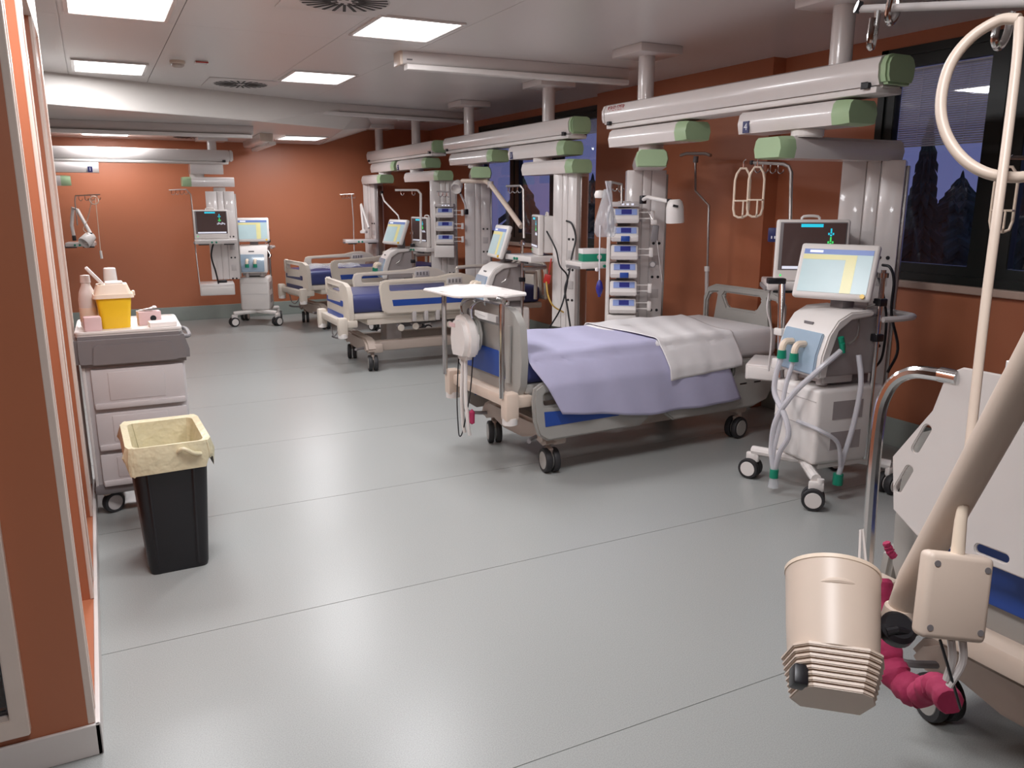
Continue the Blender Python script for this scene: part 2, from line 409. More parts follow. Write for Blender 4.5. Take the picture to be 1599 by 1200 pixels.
# ================================================================== ceiling supply beams and pendants
def beam(X, Y0, Y1, posts_, z, zc, label, logo=False, horizontal=False):
    # beam along local y from Y0 (near) to Y1 (far)
    t = thing('supply_beam', label, 'ceiling beam', (X, 0, 0) if not horizontal else (0, X, 0), 0 if not horizontal else -math.pi / 2)
    # side profile bulges slightly
    prof = [(-.085, -.04), (-.1, -.005), (-.102, .05), (-.085, .085), (-.06, .095), (.06, .095), (.085, .085), (.102, .05), (.1, -.005), (.085, -.04)]
    link('beam_body', B().plate(prof, Y1 - Y0, frame((0, Y1, z), (1, 0, 0), (0, 0, 1))), M_WHITE, t)
    link('slide_channel', B().box(-.09, .09, Y0 + .01, Y1 - .01, z - .075, z - .045, .006).box(-.06, .06, Y0, Y1, z - .05, z - .035), M_WPLAS, t)
    for yy, s_ in ((Y0, -1), (Y1, 1)):
        e = B().plate([(x * .98, zz) for x, zz in prof], .05, frame((0, yy if s_ < 0 else yy + .05, z), (1, 0, 0), (0, 0, 1)), bev=.012)
        link('end_cap', e, M_GREEN if s_ < 0 else M_WHITE, t)
        for sx in (-.1, .1): link('stop_block', B().box(sx - .012, sx + .012, yy - s_ * .08, yy - s_ * .045, z - .052, z - .026, .003), M_BLACK, t)
    for (px, py) in posts_:
        link('drop_tube', B().cyl((px - X if not horizontal else px, py, z + .07), (px - X if not horizontal else px, py, zc - .03), .055, n=24), M_WHITE, t)
        link('ceiling_plate', B().box(-.17, .17, -.17, .17, zc - .055, zc, .006, M=Matrix.Translation((px - X if not horizontal else px, py, 0)) @ Matrix.Rotation(0, 4, 'Z')), M_WHITE, t)
    if logo: text('logo', 'KREUZER', .05, frame((-.0985, Y1 - .14, z + .058), (0, -1, 0.0), (.28, 0, 1)), M_LOGO, t)
    return t
beam(3.46, 2.80, 5.12, [(3.46, 4.77), (3.46, 3.12)], 2.17, ZC, 'white ceiling supply beam above the made bed with lilac sheet', True)
beam(3.65, 5.95, 8.60, [(3.65, 8.15), (3.65, 6.45)], 2.17, ZC, 'white ceiling supply beam in front of the far windows')
beam(3.65, 9.00, 11.45, [(3.65, 11.2), (3.65, 9.75)], 2.17, ZC, 'white ceiling supply beam farthest along the window wall')
# station at the back wall: beam runs across the room (local y -> world x)
t1 = beam(10.85, -1.0, 1.58, [(0, -.55), (0, 1.4)], 2.10, ZL, 'white ceiling supply beam across the empty bay at the back wall', False, True)
beam(3.46, -.5, 1.72, [(3.46, 1.4), (3.46, -.2)], 2.17, ZC, 'white ceiling supply beam over the nearest bed, partly outside the view')

def armbox(p0, p1, z0, z1, wdt=.2, cap0=None, cap1=None):
    """arm from p0 to p1 (xy) as a rounded bar; returns body and caps"""
    p0, p1 = Vector((p0[0], p0[1], 0)), Vector((p1[0], p1[1], 0)); L = (p1 - p0).length; h = z1 - z0
    M = frame((p0.x, p0.y, z0), (p1 - p0), (-(p1 - p0).y, (p1 - p0).x, 0))
    pr = [(-.5, .0), (-.56, .45), (-.5, .85), (-.4, 1), (.4, 1), (.5, .85), (.56, .45), (.5, 0)]
    prof = [(a * wdt, b_ * h) for a, b_ in pr]
    F = M @ frame((0, 0, 0), (0, 1, 0), (0, 0, 1))
    body = B().plate(prof, L, F)
    caps = []
    for flag, pos, sgn in ((cap0, 0, -1), (cap1, L, 1)):
        if not flag: continue
        c = B(); n = 5
        rings = []
        for k in range(n + 1):
            u = k / n; sc_ = math.sqrt(max(0, 1 - (u * .93) ** 2)) * .35 + .65
            rings.append([c.bm.verts.new(M @ Vector((pos + sgn * (.1 * u), a * (.55 + .45 * sc_), h / 2 + (b_ - h / 2) * (.6 + .4 * sc_)))) for a, b_ in prof])
        for A, C in zip(rings, rings[1:]):
            for j in range(len(prof)): c.bm.faces.new((A[j], A[(j + 1) % len(prof)], C[(j + 1) % len(prof)], C[j]))
        c.bm.faces.new(rings[-1])
        caps.append((c, flag))
    return body, caps
def pendant(label, U0, U1, J, L0, L1, cpos, crot, ztop=1.82, zbot=.42, plate_no=None, lowcap=1, wide=.30, deep=.19, dz=0, upcap=1, sockets=True):
    t = thing('pendant_column', label, 'supply column')
    b_, caps = armbox(U0, U1, 1.965 + dz, 2.085 + dz, .2, None, 'g' if upcap else None)
    ua = link('upper_arm', b_, M_WHITE, t)
    for c, f in caps: link('arm_cap', c, M_GREEN, ua)
    if plate_no:
        d = (Vector(U1) - Vector(U0)).normalized(); n_ = Vector((d.y, -d.x)) if d.y > 0 else Vector((d.y, -d.x))
        side = Vector((-1, 0)) if abs(d.y) > abs(d.x) else Vector((0, -1))
        if abs(d.y) > abs(d.x): c2 = Vector(U0) + d * .07 + side * .113; xd = (0, -1, 0)
        else: c2 = Vector(plate_no[1]) + side * .113; xd = (1, 0, 0)
        Mp = frame((c2.x, c2.y, 2.0 + dz), xd, (0, 0, 1))
        link('number_plate', B().box(-.024, .024, -.032, .032, -.004, .002, M=Mp), M_DBLUE, ua)
        text('number', plate_no[0], .055, Mp @ Matrix.Translation((0, 0, .0025)), M_PRINT, ua)
    link('rotary_joint', B().cyl((J[0], J[1], 1.925 + dz), (J[0], J[1], 1.97 + dz), .085, n=28, bev=.006), M_WPLAS, t)
    b_, caps = armbox(L0, L1, 1.815 + dz, 1.93 + dz, .2, 'g' if lowcap in (0, 2) else None, 'g' if lowcap in (1, 2) else None)
    la = link('lower_arm', b_, M_WHITE, t)
    for c, f in caps: link('arm_cap', c, M_GREEN, la)
    Mc = rot((cpos[0], cpos[1], 0), crot)
    zt = ztop + dz
    link('column_neck', B().box(-.07, .07, -.06, .06, zt - .04, zt + .05, .01, M=Mc), M_WPLAS, t)
    # column: slabs with shadow gaps
    h = wide / 2; e = deep / 2
    cb = B()
    cuts = [-h, -h * .2, h * .25, h]
    for a, c_ in zip(cuts, cuts[1:]): cb.box(a + .002, c_ - .002, -e, e, zbot, zt, .006, M=Mc)
    col = link('column_body', cb, M_WHITE, t)
    link('column_core', B().box(-h + .01, h - .01, -e + .012, e - .012, zbot + .01, zt - .01, M=Mc), M_WHITE, col)
    link('edge_rail', B().box(h - .001, h + .018, -e * .5, e * .5, zbot + .02, zt - .03, .003, M=Mc), M_STEEL, col)
    if sockets:
        for k in range(5):
            z = zt - .55 - k * .13
            for s_ in (-.022, .022):
                if k % 2 == 0: link('socket', B().cyl(Mc @ Vector((h * .6 + s_, -e - .004, z)), Mc @ Vector((h * .6 + s_, -e + .002, z)), .011, n=12), M_BLACK, col)
            if k % 2: link('gas_outlet', B().box(h * .6 - .03, h * .6 + .03, -e - .004, -e + .002, z - .035, z + .035, .002, M=Mc), M_LGREY, col)
    return t
def shelf(parent, c, rz, wdt=.42, dep=.34, clips=True, drawer=False):
    M = rot(c, rz)
    s_ = link('shelf', B().box(-wdt/2, wdt/2, -dep/2, dep/2, -.05, 0, .008, M=M), M_WHITE, parent)
    for sx in (-.3, .3):
        link('rail_clip', B().box(sx * wdt - .06, sx * wdt + .06, -dep/2 - .012, -dep/2, -.062, -.048, .003, M=M), M_BLACK, s_)
    link('side_handle', B().box(-wdt/2 - .012, -wdt/2 + .004, -dep/2 + .02, dep/2 - .05, -.055, -.03, .004, M=M), M_DGREY, s_)
    for sx in (-.05, .0): link('knob', B().cyl(M @ Vector((sx, -dep/2 - .012, -.03)), M @ Vector((sx, -dep/2, -.03)), .012, n=10), M_TEAL, s_)
    if drawer:
        pass
    return s_
p4a = pendant('supply column carrying the tall pump stack behind the made bed', (3.46, 5.05), (3.46, 4.3), (3.5, 4.74), (3.95, 5.4), (3.42, 4.62), (3.85, 5.27), R(-30), lowcap=1)
p4b = pendant('supply column numbered 4 with monitor shelf beside the near window', (3.46, 3.72), (3.46, 3.05), (3.46, 3.3), (3.36, 3.38), (4.18, 3.36), (4.13, 3.40), R(-55), plate_no=('4',), lowcap=0, wide=.34, deep=.24, zbot=.40)
p3a = pendant('supply column with reading lamp between the rear beds', (3.65, 8.45), (3.65, 7.5), (3.68, 8.05), (4.05, 8.8), (3.62, 7.8), (4.0, 8.72), R(-25), lowcap=1)
p3b = pendant('slim supply column with hanging black cables before the far windows', (3.65, 7.02), (3.65, 6.12), (3.65, 6.55), (3.65, 6.75), (3.65, 5.98), (3.68, 6.1), R(-70), plate_no=('3',), lowcap=1, wide=.26, deep=.17, zbot=.5)
p2a = pendant('supply column nearest the back wall behind the far bed', (3.62, 11.2), (3.62, 10.35), (3.62, 10.9), (3.56, 11.45), (3.56, 10.75), (3.6, 11.4), R(-65), lowcap=1, wide=.24, deep=.17)
p2b = pendant('supply column with syringe pumps and side-on monitor by the far bed', (3.65, 10.2), (3.65, 9.3), (3.65, 9.75), (3.66, 9.95), (3.66, 8.95), (3.7, 9.05), R(-20), plate_no=('2',), lowcap=1, wide=.3)
p1b = pendant('supply column with monitor shelf at the empty bay by the back wall', (1.12, 10.85), (1.5, 10.85), (1.2, 10.85), (1.12, 10.85), (1.62, 10.85), (1.45, 10.85), R(-8), ztop=1.76, zbot=.62, dz=-.06, lowcap=0, upcap=0, wide=.34, deep=.24)
p1a = pendant('supply column half hidden by the partition at the empty bay', (-.6, 10.85), (.13, 10.85), (-.4, 10.85), (-.75, 10.85), (-.27, 10.85), (-.5, 10.9), R(8), ztop=1.76, zbot=.6, dz=-.06, lowcap=1, upcap=0, plate_no=('1', (.04, 10.85)))
p5 = pendant('supply column of the nearest bed standing outside the view', (3.46, .75), (2.7, .1), (2.75, .12), (2.85, .1), (1.7, .0), (1.78, .02), R(-40), lowcap=1)

# shelves on the columns (parts of the columns)
shelf(p4b, (3.71, 3.47, 1.14), R(-38), .46, .34)
link('shelf_bracket', B().box(3.8, 4.08, 3.40, 3.47, 1.06, 1.10, .006), M_LGREY, p4b)
shelf(p1b, (1.32, 10.55, 1.13), R(-5), .48, .36)
# drawer box low on the back-bay column
M1 = rot((1.3, 10.6, 0), R(-6))
dr = link('drawer_box', B().box(-.2, .2, -.2, .2, .46, .60, .01, M=M1), M_WHITE, p1b)
link('drawer_front', B().box(-.185, .185, -.212, -.198, .475, .56, .004, M=M1), M_WPLAS, dr)
link('adapter', B().box(.02, .12, -.08, .0, .60, .63, .008, M=M1), M_BLACK, dr)
shelf(p2b, (3.52, 9.22, 1.05), R(-75), .5, .3)
shelf(p2a, (3.33, 11.2, 1.06), R(-5), .46, .22)
shelf(p3b, (3.5, 6.42, 1.12), R(-90), .5, .34)
shelf(p4a, (3.62, 5.52, 1.12), R(-5), .5, .3)
shelf(p1a, (-.14, 10.8, 1.12), R(-5), .3, .3)
# drawer box beside the ventilator of bed 4
M4 = rot((3.75, 3.68, 0), R(-55))
# ================================================================== beds
def castor(parent, x, y, r=.075, ang=0, m_w=M_GREY, twin=True, name='castor', ztop=.24, fork=M_TAUPE):
    M = rot((x, y, 0), ang)
    b = B().box(-.028, .05, -.016, .016, .1, .155, .01, M=M).cyl(M @ Vector((.03, 0, .14)), M @ Vector((.03, 0, ztop)), .018, n=12)
    f = link(name, b, fork, parent)
    for s_ in ((-1, 1) if twin else (0,)):
        c = Vector((0, s_ * .026, r)); a = .018
        link('tyre', B().lathe([(r * .72, -a), (r * .95, -a), (r, -a * .5), (r, a * .5), (r * .95, a), (r * .72, a)], 24, M @ Matrix.Translation(c) @ Matrix.Rotation(math.pi / 2, 4, 'X')), M_RUB, f)
        link('wheel_disc', B().lathe([(0, -a - .002), (r * .7, -a - .002), (r * .76, -a + .004), (r * .76, a - .004), (r * .7, a + .002), (0, a + .002)], 24, M @ Matrix.Translation(c) @ Matrix.Rotation(math.pi / 2, 4, 'X')), m_w, f)
    return f
XZ = lambda y: frame((0, y, 0), (1, 0, 0), (0, 0, 1))      # plate in xz, extrudes towards -y
YZ = lambda x: frame((x, 0, 0), (0, 1, 0), (0, 0, 1))      # plate in yz, extrudes towards +x
def siderail(parent, y, dz, m, stripe, name='side_rail', x0=.3, x1=1.38, th=.035, hole=True):
    L = x1 - x0
    out = [(x0 + .03, .57), (x0 + .08, .545), (x1 - .1, .545), (x1 - .02, .6), (x1, .7), (x1 - .02, .8), (x1 - .12, .87), (x1 - .25, .905), (x1 - .36, .905), (x1 - .5, .88), (x0 + .06, .865), (x0 + .02, .85), (x0, .8), (x0 + .015, .66)]
    out = [(a, b_ + dz) for a, b_ in out]
    hs = [[(a, b_ + dz) for a, b_ in rr(x0 + .1, .76, x1 - .42, .83, .02, 3)]] if hole else []
    hs += [[(a, b_ + dz) for a, b_ in rr(x1 - .2, .70, x1 - .06, .76, .02, 3)]] if hole else []
    o = link(name, B().plate(out, th, XZ(y + th / 2), holes=hs, bev=.01), m, parent)
    for s_ in (-1, 1):
        yy = y + s_ * (th / 2)
        link('inlay', B().plate([(x0 + .13, .62 + dz), (x1 - .22, .62 + dz), (x1 - .19, .68 + dz), (x0 + .12, .68 + dz)], .006, XZ(yy + .003), bev=.001), stripe, o)
        link('control_panel', B().box(x1 - .4, x1 - .24, yy - .003, yy + .003, .80 + dz, .865 + dz, .002), M_LGREY, o)
        for k in range(4): link('button', B().box(x1 - .385 + k * .036, x1 - .365 + k * .036, yy - .0045, yy + .0045, .815 + dz, .85 + dz), M_DGREY, o)
    return o
def bed(label, loc, rz, kind, raised=True, zl=0.0, mattress=True):
    t = thing('hospital_bed', label, 'bed', loc, rz)
    g = kind == 'panel'
    mp = M_GREY if g else M_CREAM; mbase = M_TAUPE
    # base
    link('base_frame', B().box(.22, 1.95, -.30, -.22, .17, .27, .02).box(.22, 1.95, .22, .30, .17, .27, .02)
         .box(.24, .34, -.40, .40, .17, .26, .02).box(1.72, 1.82, -.40, .40, .17, .26, .02), mbase, t)
    # swept cowl at the foot end
    cow = [(-.42, .2), (-.36, .17), (-.25, .2), (-.12, .165), (.12, .165), (.25, .2), (.36, .17), (.42, .2), (.38, .27), (.3, .31), (-.3, .31), (-.38, .27)]
    link('foot_cowl', B().plate(cow, .11, YZ(.17), bev=.02), mbase, t)
    for s_ in (-1, 1): link('brake_pedal', B().tube([(.2, s_ * .3, .22), (.1, s_ * .36, .22), (.06, s_ * .42, .23)], .012, k=4), M_DGREY, t)
    for x, y, a in ((.24, -.36, R(80)), (.24, .34, R(70)), (1.74, -.38, R(10)), (1.74, .36, R(20))):
        castor(t, x, y, .075, a)
    for x in (.55, 1.45):
        link('lift_column', B().box(x - .08, x + .08, -.1, .1, .2, .5, .015).box(x - .06, x + .06, -.08, .08, .45, .58, .01), M_LGREY, t)
    link('deck', B().box(.06, 2.08, -.38, .38, .50, .56, .015).box(.2, .9, -.36, .36, .44, .51, .01).box(1.0, 1.9, -.34, .34, .44, .51, .01), mp, t)
    link('actuator', B().cyl((.5, 0, .36), (1.2, 0, .42), .035, n=14).box(1.15, 1.35, -.06, .06, .36, .48, .02), M_DGREY, t)
    for x, y in ((.5, -.33), (.66, -.30), (1.0, -.34)):
        lv = link('lever', B().tube([(x, y + .06, .47), (x, y - .02, .42), (x + .02, y - .06, .4)], .012, k=3), M_DGREY, t)
        link('lever_knob', B().lathe([(0, -.012), (.03, -.01), (.034, 0), (.03, .01), (0, .012)], 14, frame((x + .02, y - .07, .4), (1, 0, 0), (0, 0, 1))), M_CREAM, lv)
    if mattress: link('mattress', B().box(.04, 2.06, -.39, .39, .56, .735, .05, 4), M_NAVY, t)
    # foot end bracket with sockets for the tray poles
    br = link('foot_bracket', B().box(-.06, .10, -.40, .40, .43, .50, .015).box(-.09, .0, -.42, -.34, .36, .53, .02).box(-.09, .0, .34, .42, .36, .53, .02), M_CREAM if not g else M_BEIGE, t)
    for s_ in (-1, 1): link('bumper', B().lathe([(.03, -.025), (.045, -.02), (.045, .02), (.03, .025)], 16, Matrix.Translation((-.045, s_ * .38, .36))), M_WPLAS, br)
    # foot panel
    def curve(b_, bend=.05):
        for v in b_.bm.verts: v.co.x += bend * (v.co.y / .4) ** 2
        return b_
    if g:
        out = [(-.36, .5), (.36, .5), (.39, .56), (.40, .7), (.385, .9), (.34, .97), (.28, 1.0), (-.28, 1.0), (-.34, .97), (-.385, .9), (-.40, .7), (-.39, .56)]
        f = link('footboard', curve(B().plate(out, .045, YZ(-.03), holes=[rr(-.22, .885, .22, .945, .03, 4)], bev=.012)), mp, t)
        link('inlay', curve(B().plate([(-.26, .58), (.26, .58), (.23, .72), (.19, .74), (-.19, .74), (-.23, .72)], .008, YZ(-.036), bev=.002)), M_BLUE, f)
        for s_ in (-1, 1): link('rib', curve(B().plate([(s_ * .27, .56), (s_ * .31, .56), (s_ * .32, .9), (s_ * .29, .9)], .01, YZ(-.04), bev=.003)), mp, f)
    else:
        out = [(-.33, .40), (.33, .40), (.38, .44), (.40, .55), (.39, .74), (.36, .81), (.3, .84), (-.3, .84), (-.36, .81), (-.39, .74), (-.40, .55), (-.38, .44)]
        f = link('footboard', curve(B().plate(out, .045, YZ(-.03), holes=[rr(-.22, .74, .22, .80, .03, 4)], bev=.014)), mp, t)
        for z in (.62, .49):
            link('inlay', curve(B().plate(rr(-.28, z, .28, z + .055, .012, 2), .008, YZ(-.036), bev=.002)), M_DBLUE if zl else M_BLUE, f)
        link('end_cushion', curve(B().plate(rr(.30, .68, .405, .845, .02, 3), .06, YZ(-.04), bev=.01)), mp, f)
        link('cable', B().tube([(-.05, -.3, .43), (-.06, -.15, .33), (-.02, .1, .32), (.02, .3, .42)], .006, k=6), M_DGREY, t)
    # head panel
    hb = link('headboard', B().plate([(-.40, .58), (.40, .58), (.40, .88), (.36, .95), (.28, .98), (-.28, .98), (-.36, .95), (-.40, .88)], .04, YZ(2.1),
              holes=[[(-.36, .62), (-.3, .62), (-.25, .92), (-.33, .91), (-.36, .85)][::-1], [(.3, .62), (.36, .62), (.36, .85), (.33, .91), (.25, .92)][::-1], [(-.19, .9), (-.14, .82), (.14, .82), (.19, .9), (.17, .925), (-.17, .925)]], bev=.012), mp if not g else M_GREY, t)
    # rails
    dz = 0 if raised else -.315
    x0, x1 = (.3, 1.38) if raised else (.06, .92)
    if raised:
        siderail(t, -.44, dz, mp, M_BLUE); siderail(t, .44, dz, mp, M_BLUE)
        for s_ in (-1, 1):
            link('head_rail', B().tube([(1.47, s_ * .43, .6), (1.47, s_ * .43, .84), (1.50, s_ * .43, .88), (1.92, s_ * .43, .88), (1.97, s_ * .43, .84), (1.97, s_ * .43, .6)], .02, k=4), mp, t)
            for k in range(3): link('rail_post', B().box(.62 + k * .12, .66 + k * .12, s_ * .44 - .02, s_ * .44 + .02, .46, .56, .005), M_LGREY, t)
    else:
        for s_ in (-1, 1):
            out = [(.1, .27), (.16, .23), (.84, .23), (.9, .27), (.93, .36), (.93, .5), (.88, .56), (.74, .58), (.12, .58), (.07, .55), (.06, .48), (.07, .36)]
            o = link('side_rail', B().plate(out, .04, XZ(s_ * .45 + .02), holes=[rr(.13, .44, .7, .52, .025, 3)], bev=.012), M_GREY, t)
            for q in (-1, 1): link('inlay', B().plate([(.14, .32), (.66, .32), (.69, .335), (.68, .38), (.13, .41)], .006, XZ(s_ * .45 + q * .02 + .003), bev=.001), M_BLUE, o)
            out = [(1.04, .27), (1.1, .23), (1.8, .23), (1.93, .27), (1.98, .36), (1.98, .5), (1.9, .56), (1.1, .58), (1.03, .53), (1.0, .4)]
            o = link('head_rail', B().plate(out, .04, XZ(s_ * .45 + .02), holes=[rr(1.12, .47, 1.6, .53, .02, 3)], bev=.012), M_GREY, t)
            for k in range(2): link('grip_mark', B().box(1.66 + k * .13, 1.72 + k * .13, s_ * .45 - .0225, s_ * .45 + .0225, .40, .408), M_BLACK, o)
    return t
b4 = bed('made hospital bed with lilac sheet, side rails lowered, grey footboard', (2.05, 4.37, 0), R(2.5), 'panel', raised=False)
b3 = bed('cream hospital bed with bare navy mattress and raised blue-striped rails, under the far windows', (2.02, 7.72, 0), 0, 'slat')
b2 = bed('cream hospital bed with clear plastic film on its mattress, nearest the back wall', (2.22, 10.42, 0.0), R(8), 'slat', zl=1)
b5 = bed('hospital bed with white board at its foot, behind the beige lamp', (1.98, 1.06, 0), 0, 'panel', raised=False)
pf = B().grid(lambda u, v: Vector((2.35 + u * .75, 10.15 + v * .65 + u * .1, .745 + .035 * abs(math.sin(9 * u + 5 * v)) * math.sin(7 * v + 1) ** 2)), 22, 18)
o = one('plastic_film', pf, M_BAG, 'crumpled clear plastic film lying on the farthest bed', 'plastic film')

# ------------------------------------------------------------------ linen on the made bed
Mb4 = Matrix.Translation((2.05, 4.37, 0)) @ Matrix.Rotation(R(2.5), 4, 'Z')
def cloth(name, m, label, fx0, fx1, hang_near, hang_far, off, amp, seed, foot=False):
    rnd = random.Random(seed); ph = [rnd.uniform(0, 6) for _ in range(6)]
    hw, zt, r = .39 + off, .735 + off, .05
    def prof(s, hn):   # s: distance along the section, 0 at far hem
        a = hang_far; top = 2 * (hw - r); q = math.pi / 2 * r
        if s < a: return hw, zt - r - (a - s), 1
        s -= a
        if s < q: th = s / r; return hw - r + r * math.cos(th), zt - r + r * math.sin(th), 0
        s -= q
        if s < top: return hw - r - s, zt, 0
        s -= top
        if s < q: th = s / r; return -(hw - r) - r * math.sin(th), zt - r + r * math.cos(th), 0
        s -= q
        return -hw, zt - r - s, -1
    nu, nv = 60, 70
    def fn(u, v):
        hn = hang_near(u); tot = hang_far + math.pi * r + 2 * (hw - r) + hn
        y, z, side = prof(v * tot, hn)
        x = fx0(v) + u * (fx1(v) - fx0(v))
        d = max(0, (zt - r - z)) / .35
        if side: y += side * ((.082 if side < 0 else .0) * min(1, max(0, (zt - r - z) / .13)) ** .8 + d * .01 + abs(side) * d * amp * .7 * (1 + math.sin(u * 16 + ph[0]) + .6 * math.sin(u * 31 + ph[1] + d)) + .006)
        else: z += .004 * math.sin(u * 8 + ph[2] + v * 3) * math.sin(v * 6 + ph[3]) + .003 * math.sin(u * 23 + v * 11 + ph[4])
        return Mb4 @ Vector((x, y, z))
    o = link(name, B().grid(fn, nu, nv), m); md = o.modifiers.new('thickness', 'SOLIDIFY'); md.thickness = .003
    return tag(o, label, 'linen')
fs = B().box(.95, 2.075, -.40, .40, .545, .743, .05, 4)
for v in fs.bm.verts:
    v.co = Mb4 @ v.co
o = one('fitted_sheet', fs, M_SHEET, 'white fitted sheet on the head end of the made bed', 'linen')
cloth('lilac_sheet', M_LILAC, 'lilac sheet draped over the foot half of the made bed', lambda v: .072 + .16 * max(0, v - .78) / .22, lambda v: 1.3 + .36 * max(0, v - .5) * 2,
      lambda u: .30 + .09 * min(1, u * 2.2) - .02 * max(0, u - .8), .12, .008, .016, 3)
cloth('draw_sheet', M_SHEET, 'white draw sheet laid across the middle of the made bed', lambda v: 1.0 + .1 * max(0, v - .7), lambda v: 1.92 - .28 * min(1, v * 1.4), lambda u: .205 - .035 * u, .10, .022, .008, 8)

# foot trays
def tray_board(parent, M):
    out = [(-.33, -.19), (-.25, -.235), (.25, -.235), (.33, -.19), (.36, -.05), (.30, .05), (.27, .1), (.25, .20), (.21, .225), (-.21, .225), (-.25, .20), (-.27, .1), (-.30, .05), (-.36, -.05)]
    slot = lambda x, y, a: [(x + math.cos(a) * px - math.sin(a) * py, y + math.sin(a) * px + math.cos(a) * py) for px, py in rr(-.042, -.011, .042, .011, .0105, 4)]
    hs = [slot(-.285, 0.02, R(70)), slot(.285, 0.02, R(110)), slot(-.315, -.1, R(70)), slot(.315, -.1, R(110)), slot(0, .185, 0), slot(-.05, -.205, 0), slot(.16, -.205, 0)]
    b = link('tray_board', B().plate(out, .012, M, holes=hs, bev=.003), M_WPLAS, parent)
    return b
t = thing('foot_tray', 'flat white tray on chrome poles at the foot of the made bed', 'tray', (2.0, 4.37, 0), R(2.5))
tray_board(t, rot((0, .08, 1.055), R(90)))
for s_ in (-1, 1):
    link('pole', B().tube([(-.045, s_ * .38, .50), (-.045, s_ * .38, .98), (-.03, s_ * .37, 1.03), (.0, s_ * .33, 1.048), (.0, s_ * .15, 1.048)], .016, 10, k=5), M_CHROME, t)
t = thing('foot_tray', 'white slotted board tilted upright on a chrome loop, nearest bed', 'tray', (1.93, 1.06, 0), 0)
Mx = frame((-.035, -.02, .965), (0, -1, .0), (.10, 0, 1))
tray_board(t, Mx)
for s_ in (-1, 1):
    link('pole', B().tube([(-.045, s_ * .385, .50), (-.045, s_ * .40, .95), (-.04, s_ * .385, 1.09), (-.03, s_ * .33, 1.15), (-.02, s_ * .24, 1.16)], .017, 10, k=6), M_CHROME, t)
    link('clamp', B().cyl((-.02, s_ * .25, 1.16), (-.02, s_ * .20, 1.16), .02, n=14), M_CHROME, t)

# mattress pump hanging on the made bed's footboard
t = thing('mattress_pump', 'white rounded mattress pump hooked on the grey footboard', 'pump', (1.955, 4.42, 0), R(2.5))
pb = B(); prof_ = [(-.09, .66), (.07, .65), (.10, .70), (.115, .78), (.10, .87), (.06, .915), (.0, .93), (-.06, .92), (-.11, .88), (-.14, .80), (-.13, .72)]
pb.plate(prof_, .10, frame((-.035, 0, 0), (0, 1, 0), (0, 0, 1)) @ Matrix.Translation((0, 0, -.04)), bev=.03)
bd = link('housing', pb, M_WPLAS, t)
link('back_shell', B().plate([(a * .8, .8 + (b_ - .8) * .8 + .02) for a, b_ in prof_], .03, frame((.02, 0, 0), (0, 1, 0), (0, 0, 1)), bev=.01), M_GREY, t)
link('label', B().box(-.078, -.074, .02, .10, .85, .875, M=rot((0, 0, 0))), M_BOX, t)
link('hook', B().tube([(.0, -.06, .88), (-.01, -.07, .98), (.06, -.07, 1.01), (.09, -.07, .98)], .007, k=5).tube([(.0, .05, .88), (-.01, .06, .98), (.06, .06, 1.01), (.09, .06, .98)], .007, k=5), M_CHROME, t)
for y, e in ((-.01, -.02), (.03, .01)):
    link('air_hose', B().tube([(-.02, y, .66), (-.03, y + e * .5, .45), (-.02, y + e, .25), (-.01, y + e, .18)], .012, k=5), M_WPLAS, t)
link('power_cable', B().tube([(-.03, .07, .66), (-.04, .08, .4), (-.03, .09, .2), (-.03, .07, .15), (-.02, .04, .2), (-.02, -.06, .45), (0, -.07, .7), (.0, -.1, .84)], .004, k=6), M_BLACK, t)
link('hose_clip', B().lathe([(0, -.05), (.016, -.04), (.018, .03), (0, .05)], 10, Matrix.Translation((.0, -.045, .3))), M_PINK, t)

